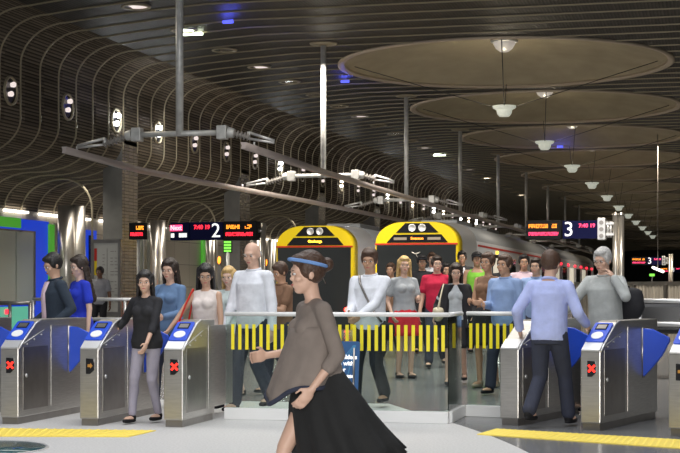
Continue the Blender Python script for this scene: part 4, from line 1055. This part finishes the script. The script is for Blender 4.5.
# ------------------------------------------------------------------ the crowd
c_blazer = cloth('navy_blazer', (.022, .035, .055)); c_pink = cloth('pale_pink_cotton', (.66, .50, .56)); c_royal = cloth('royal_blue_cloth', (.015, .04, .55))
c_dark = cloth('black_cloth', (.018, .018, .022)); c_gtr = cloth('lilac_grey_denim', (.33, .31, .38)); c_denim = cloth('denim_blue', (.13, .22, .38)); c_cream = cloth('cream_knit', (.74, .66, .62))
c_white = cloth('white_cotton', (.74, .76, .82)); c_blouse = cloth('pale_mint_blouse', (.60, .68, .66)); c_navy = cloth('navy_trouser', (.03, .035, .06)); c_taupe = cloth('taupe_jersey', (.22, .18, .155)); c_blackskirt = cloth('black_skirt_cloth', (.012, .012, .012))
c_grey = cloth('grey_top', (.36, .38, .40)); c_redsk = cloth('red_skirt_cloth', (.62, .015, .03)); c_redpolo = cloth('red_polo', (.50, .01, .05)); c_green = cloth('lime_singlet', (.25, .62, .06)); c_brown = cloth('brown_top', (.22, .12, .07))
c_blue = cloth('light_blue_shirt', (.27, .38, .62)); c_lav = cloth('lavender_blue_shirt', (.42, .48, .80)); c_sweat = cloth('heather_grey_sweater', (.42, .44, .43)); c_khaki = cloth('khaki_shorts', (.40, .34, .25)); c_purple = cloth('purple_cloth', (.22, .02, .35)); c_suit = cloth('charcoal_suit', (.04, .04, .045)); c_guard = cloth('guard_shirt', (.30, .30, .33)); c_lgrey = cloth('light_grey_tee', (.45, .48, .50))

def strap(T, s, sp, a_side, m, z_end=.93, name='bag_strap'):
    bm = bmesh.new(); pts = []
    for i in range(13):
        t = i/12; x = a_side*(.10-.27*t); z = 1.43-(1.43-z_end)*t; y = .125+.035*math.sin(PI*t)-.07*max(0, .15-t)/.15-.05*max(0, t-.85)/.15
        pts.append(sp((x, y, z))*s)
    path_tube(bm, pts, .014, 6); return fin(name, bm, m, T)
def bag(name, label, T, s, p, size, m, strap_to=None, cat='bag', sm=None):
    """soft bag as its own thing; p in person's local coordinates"""
    W = Matrix.Translation(T.location) @ Matrix.Rotation(T.rotation_euler.z, 4, 'Z')
    o = W @ (Vector(p)*s); t = empty(name, label, cat, o, T.rotation_euler.z)
    bm = bmesh.new(); ball(bm, (0, 0, 0), size, None, 20, 12)
    for v in bm.verts:
        if v.co.z > size[2]*.45: v.co.z = size[2]*.45+(v.co.z-size[2]*.45)*.3
        v.co.x *= 1+.12*(v.co.z < 0)
    fin('bag_body', bm, m, t, smooth=True)
    if strap_to:
        bm = bmesh.new(); q = (Vector(strap_to)-Vector(p))*s
        for off in (-1, 1):
            a = Vector((0, off*size[1]*.8, size[2]*.4)); pts = [a.lerp(q, i/8)+Vector((0, off*.02*math.sin(PI*i/8), 0)) for i in range(9)]; path_tube(bm, pts, .011, 6)
        fin('strap', bm, sm or m, t)
    return t

# behind the left gates
T, s, J, sp, b, HM = person(57, 17.6, 255, 60, 'person in a dark navy blazer over a pale pink shirt, looking down', ('jacket', 'long', c_blazer), ('trousers', c_navy), skin='mid', hair=('short', 'black'), hpitch=-.35, hyaw=.1, rh=(.24, .18, .95), lh=(-.26, .12, .95), extra={'inner': c_pink}, lean=.05)
person(80, 18.6, 257, 55, 'person with long dark hair in a royal blue dress behind the blazer wearer', ('dress', 'short', c_royal), ('skirt', c_royal, .5, .05), female=True, skin='pale', hair=('long', 'dkbrown'), hpitch=-.2)
person(100, 31.5, 267.5, 15, 'person in a grey security uniform shirt standing by the map board', ('shirt', 'short', c_guard), ('trousers', c_dark), skin='dark', hair=('short', 'black'), voxel=.012)
T, s, J, sp, b, HM = person(147, 15.85, 272, 22, 'person in a black top and lilac grey trousers walking out through the gate', ('shirt', 'half', c_dark), ('tights', c_gtr), female=True, skin='light', hair=('long', 'black'), hyaw=.35, hpitch=-.1, rh=(.42, .10, .98), lh=(-.16, .32, .86), rf=(.10, .16, .09), lf=(-.09, -.10, .10), lean=.05, voxel=.009)
person(170, 17.7, 260, 28, 'person with dark hair in a denim blue shirt behind the woman in black', ('shirt', 'long', c_denim), ('trousers', c_navy), female=True, skin='light', hair=('long', 'dkbrown'), hyaw=.2, hpitch=-.2, rh=(.2, .25, .95), lh=(-.12, .30, 1.05))
T, s, J, sp, b, HM = person(206, 17.0, 265.5, 22, 'person with a black bob and glasses in a sleeveless cream top', ('top', 'none', c_cream), ('trousers', c_white), female=True, skin='mid', hair=('bob', 'black'), hyaw=.45, hpitch=-.3, rh=(.40, .28, .88), lh=(-.22, .08, .80), glasses='clear', build=1.02)
bag('shoulder_bag', 'red shoulder bag carried by the person with the black bob', T, s, (.26, .05, 1.0), (.07, .14, .13), M['red'], (.15, .03, 1.43))
person(229, 18.4, 268, 25, 'person with long blonde hair in a pale mint blouse', ('shirt', 'half', c_blouse), ('skirt', c_white, .45, .05), female=True, skin='pale', hair=('long', 'blonde'), hyaw=.2, hpitch=-.15)
person(253, 17.3, 243.5, 35, 'tall bald person in a white shirt walking with eyes down', ('shirt', 'long', c_white), ('trousers', c_navy), skin='light', hair=('balding', 'grey'), hyaw=.2, hpitch=-.25, rh=(.24, .16, .86))
T, s, J, sp, b, HM = person(281, 19.3, 264, 55, 'person with tousled brown hair reading a folded white paper', ('shirt', 'short', c_brown), ('trousers', c_navy), skin='tan', hair=('full', 'brown'), hpitch=-.3, rh=(.18, .34, 1.14), lh=(-.12, .34, 1.12))
W = Matrix.Translation(T.location) @ Matrix.Rotation(T.rotation_euler.z, 4, 'Z')
bm = bmesh.new(); Tp = W @ Matrix.Translation(Vector((.03, .43, 1.17))*s) @ Matrix.Rotation(math.radians(35), 4, 'X')
for i in range(6):
    box(bm, -.17, .17, -.12+.04*i, -.08+.04*i, -.004+.004*i, .006+.004*i, T=Tp)
tag(fin('newspaper', bm, M['paper']), 'folded white paper held by the reader with tousled hair', 'paper')
T, s, J, sp, b, HM = person(370, 17.6, 250.5, 25, 'person in a loose white shirt with a dark bag strap across the chest', ('shirt', 'long', c_white), ('trousers', c_dark), skin='tan', hair=('full', 'brown'), hyaw=.2, hpitch=-.15, rh=(.10, .32, 1.02), lh=(-.04, .34, 1.0))
strap(T, s, sp, 1, M['steel_dark'])
bag('messenger_bag', 'dark messenger bag at the hip of the person in the loose white shirt', T, s, (-.21, .02, .85), (.07, .17, .13), M['blackmat'])
# the rushing woman in the foreground
T, s, J, sp, b, HM = person(321, 8.6, 254, 68, 'person in a taupe tunic and swirling black skirt rushing past in the foreground', ('shirt', 'half', c_taupe), ('skirt', c_blackskirt, .54, .21, (0, -.13)), female=True, skin='light', hair=('bun', 'brown'), hpitch=-.05, hyaw=-.1, lean=.12, rh=(.24, .26, 1.08), lh=(-.22, .14, .90), rf=(.09, .34, .08), lf=(-.09, -.34, .20), voxel=.0075)
# loose hanging tunic, swinging forward
bm = bmesh.new(); R = []
for k in range(12):
    t = k/11; z = 1.27-.35*t; n = 56
    R.append([sp(Vector(((.165+.05*t)*math.cos(a)*(1+.06*t*math.cos(9*a+2*t)), (.13+.075*t)*math.sin(a)*(1+.06*t*math.cos(7*a))+.01+.13*t, z+.03*t*math.sin(3*a)-.05*t*math.sin(a))))*s for a in [2*PI*i/n for i in range(n)]])
loft(bm, R, caps=False); o = fin('tunic', bm, c_taupe, T, smooth=True); o.modifiers.new('thick', 'SOLIDIFY').thickness = .006
bm = bmesh.new(); path_tube(bm, R[-1], .014, 6, True); fin('navy_hem', bm, c_navy, o)
bm = bmesh.new(); pts = [(HM @ Vector((.092*math.cos(a), -.014+.106*math.sin(a), .062+.03*math.sin(a))))*s for a in [2*PI*i/28 for i in range(28)]]
path_tube(bm, pts, .011*s, 8, True); fin('headband', bm, cloth('sky_blue_band', (.16, .30, .60)), T)
# the crowd beyond the glass
T, s, J, sp, b, HM = person(404, 21.3, 257.5, -20, 'person with blonde hair in a grey top and short red skirt', ('shirt', 'short', c_grey), ('skirt', c_redsk, .42, .07), female=True, skin='light', hair=('bob', 'blonde'), hyaw=-.3, rh=(.22, .1, .9), lh=(-.12, .28, 1.12), lf=(-.08, .05, .08), rf=(.08, -.02, .08), shoe=M['blackmat'])
person(391, 25.0, 264, 20, 'dark haired person half hidden behind the blonde in the red skirt', ('shirt', 'short', c_brown), ('trousers', c_dark), skin='tan', hair=('short', 'brown'), voxel=.012)
person(437, 23.0, 257, 10, 'person in a bright red polo shirt and glasses', ('shirt', 'short', c_redpolo), ('trousers', c_navy), skin='light', hair=('short', 'dkbrown'), hyaw=.3, voxel=.011, glasses='clear')
T, s, J, sp, b, HM = person(422, 26.0, 256, 0, 'person in a dark cap and black shirt behind the red polo', ('shirt', 'short', c_dark), ('trousers', c_dark), skin='tan', hair=('short', 'black'), voxel=.012)
def cap(T, s, HM, m, brim=True):
    bm = bmesh.new(); R3 = HM.to_3x3(); ball(bm, (HM @ Vector((0, -.02, .062)))*s, (.092*s, .104*s, .075*s), R3)
    ball(bm, (HM @ Vector((0, .10, .055)))*s, (.06*s, .06*s, .009*s), R3); fin('cap', bm, m, T, smooth=True)
cap(T, s, HM, c_dark)
person(432, 29.0, 253.5, 0, 'person whose face shows between the capped head and the red polo', ('shirt', 'short', c_white), ('trousers', c_dark), skin='light', hair=('short', 'brown'), voxel=.012)
person(446, 24.5, 264, -10, 'person in purple just left of the cream handbag', ('shirt', 'short', c_purple), ('trousers', c_dark), female=True, skin='tan', hair=('bob', 'black'), voxel=.012)
T, s, J, sp, b, HM = person(456, 20.3, 264.5, 8, 'person with glasses in a light grey top under a black cardigan', ('shirt', 'short', c_lgrey), ('skirt', c_dark, .5, .05), female=True, skin='light', hair=('long', 'dkbrown'), hyaw=.1, hpitch=-.2, glasses='clear', rh=(.30, .1, .95), lh=(-.24, .14, .92))
bm = bmesh.new()
for sg in (-1, 1):
    rr = []
    for k in range(8):
        t_ = k/7; z = 1.42-.62*t_; rr.append([sp((sg*((.09+.085*t_**.5)+.075*math.cos(a)), .03+(.115+.02*t_)*math.sin(a), z))*s for a in [2*PI*i/16 for i in range(16)]])
    loft(bm, rr)
    el = J['elR' if sg > 0 else 'elL']; sh = J['shR' if sg > 0 else 'shL']; wr = J['wrR' if sg > 0 else 'wrL']
    tube(bm, sh*s, el*s, .064*s, .055*s); ball(bm, sh*s, .066*s); ball(bm, el*s, .055*s); tube(bm, el*s, el.lerp(wr, .9)*s, .055*s, .042*s)
fuse('cardigan', bm, c_dark, T, .01, 3)
bag('handbag', 'cream leather handbag on the arm of the person in the black cardigan', T, s, (.24, .17, 1.02), (.075, .12, .12), M['leather_cream'], (.17, .08, 1.42))
person(462, 30.0, 252, 5, 'person in a charcoal suit and dark tie at the train side', ('jacket', 'long', c_suit), ('trousers', c_suit), skin='tan', hair=('short', 'black'), voxel=.012, extra={'inner': c_white}, tie=True)
T, s, J, sp, b, HM = person(477, 26.0, 253, 5, 'person in a lime green singlet and dark cap', ('singlet', 'none', c_green), ('trousers', c_dark), skin='tan', hair=('short', 'black'), voxel=.012)
cap(T, s, HM, c_dark)
person(488, 19.9, 254, 35, 'person with bare tanned shoulders in a brown top and dark skirt', ('top', 'none', c_brown), ('skirt', c_dark, .48, .07), female=True, skin='tan', hair=('bun', 'brown'), rh=(.12, .26, 1.1), lh=(-.1, .28, 1.08), shoe=c_khaki, lf=(-.09, -.06, .08), rf=(.09, .05, .08))
person(505, 19.0, 256, 40, 'person in a light blue shirt with one hand at the waist', ('shirt', 'long', c_blue), ('trousers', c_navy), skin='tan', hair=('short', 'brown'), rh=(.10, .30, 1.10))
person(524, 24.0, 255.5, 5, 'dark haired person in a pinkish shirt behind the light blue shirt', ('shirt', 'short', c_pink), ('trousers', c_navy), skin='tan', hair=('short', 'black'), voxel=.012)
person(536, 21.5, 259, 20, 'person partly hidden left of the man in lavender blue', ('shirt', 'long', c_blue), ('trousers', c_navy), skin='mid', hair=('short', 'dkbrown'), voxel=.012)
person(503, 28.5, 259, -5, 'dark figure at the side of the right hand train', ('shirt', 'short', c_dark), ('trousers', c_dark), skin='tan', hair=('short', 'black'), voxel=.012)
person(549, 15.3, 252, -150, 'person in a lavender blue shirt and navy trousers entering the gate with a hand out', ('shirt', 'long', c_lav), ('trousers', c_navy), skin='light', hair=('short', 'brown'), rh=(.30, .22, 1.0), lh=(-.36, .12, .95), build=1.02, lean=.06, rf=(.12, .22, .08), lf=(-.12, -.22, .16), voxel=.009)
T, s, J, sp, b, HM = person(606, 17.0, 249.5, 42, 'grey haired person in a heather grey sweater raising a hand to the neck', ('shirt', 'long', c_sweat), ('trousers', c_dark), skin='light', hair=('short', 'grey'), hpitch=-.2, hyaw=.05, glasses='clear', rh=(.34, .40, .98), lh=(-.20, .17, 1.40), lhint=(-1, .3, -1.2), build=1.05, lean=.08, voxel=.009)
bag('backpack', 'dark backpack slung behind the grey haired person', T, s, (-.14, -.24, 1.16), (.17, .13, .25), c_dark, (-.15, .08, 1.42), 'backpack', M['blackmat'])

# ------------------------------------------------------------------ light, camera
def area(name, loc, size, power, col=(1, 1, 1), rot=(0, 0, 0), sy=None, spread=120):
    la = bpy.data.lights.new(name, 'AREA'); la.energy = power; la.spread = math.radians(spread); la.color = col; la.size = size
    if sy: la.shape = 'RECTANGLE'; la.size_y = sy
    o = bpy.data.objects.new(name, la); COL.objects.link(o); o.location = loc; o.rotation_euler = rot; return o
area('atrium_skylight', (-4, 13, 9.5), 9, 560, (.97, .98, 1), sy=9)
area('front_fill', (1.5, -7.5, 3.6), 9, 560, (1, .99, .97), (math.radians(82), 0, math.radians(14)), sy=4, spread=95)  # unseen fill behind the camera, added to brighten faces and fronts
area('concourse_lamp_gates', (-3.5, 21.5, 7.2), 8, 420, (1, .94, .85), sy=3)
area('arcade_lamps', (-15.6, 35, 4.0), .6, 230, (1, .93, .82), (0, math.radians(-15), 0), sy=18)
area('arcade_lamps', (-15.6, 55, 4.0), .6, 200, (1, .93, .82), (0, math.radians(-15), 0), sy=18)
area('right_platform_fill', (-1.5, 27, 6.6), 3, 350, (1, .92, .8), (math.radians(25), 0, 0), sy=1)  # added fill without a fixture, brightens the fence on the right
area('train_front_fill', (-9.4, 34.5, 6.6), 6, 480, (1, .92, .8), (math.radians(35), 0, 0), sy=1)  # added front light without a fixture, brightens the train noses
for i in range(7):
    area('wall_wash', (-12.6, 28+i*10, 6.9), .5, 60, (1, .88, .70), (0, math.radians(-40), 0), sy=7, spread=150)  # added wash without fixtures, brightens the slatted wall
for y in (36, 46, 58, 72, 88, 104, 120, 145, 175, 205):
    area('platform_fill', (-2.2, y, 6.9), 1.2, 330, (1, .88, .72), (0, 0, 0), sy=4)  # fixtureless fill added for ambient light down the hall
w = bpy.data.worlds.new('world'); SC.world = w; w.use_nodes = True
w.node_tree.nodes['Background'].inputs[0].default_value = (.80, .85, .92, 1); w.node_tree.nodes['Background'].inputs[1].default_value = .15
cam = bpy.data.cameras.new('camera'); co = bpy.data.objects.new('camera', cam); COL.objects.link(co)
cam.sensor_width = 36; cam.lens = F/680*36; cam.shift_y = (HY-226.5)/680; cam.clip_end = 400
co.location = (0, 0, EYE); co.rotation_euler = (PI/2, 0, math.radians(14.04)); SC.camera = co
SC.view_settings.view_transform = 'Standard'; SC.view_settings.look = 'None'; SC.view_settings.gamma = 1; SC.view_settings.use_curve_mapping = False
SC.view_settings.exposure = 0.0
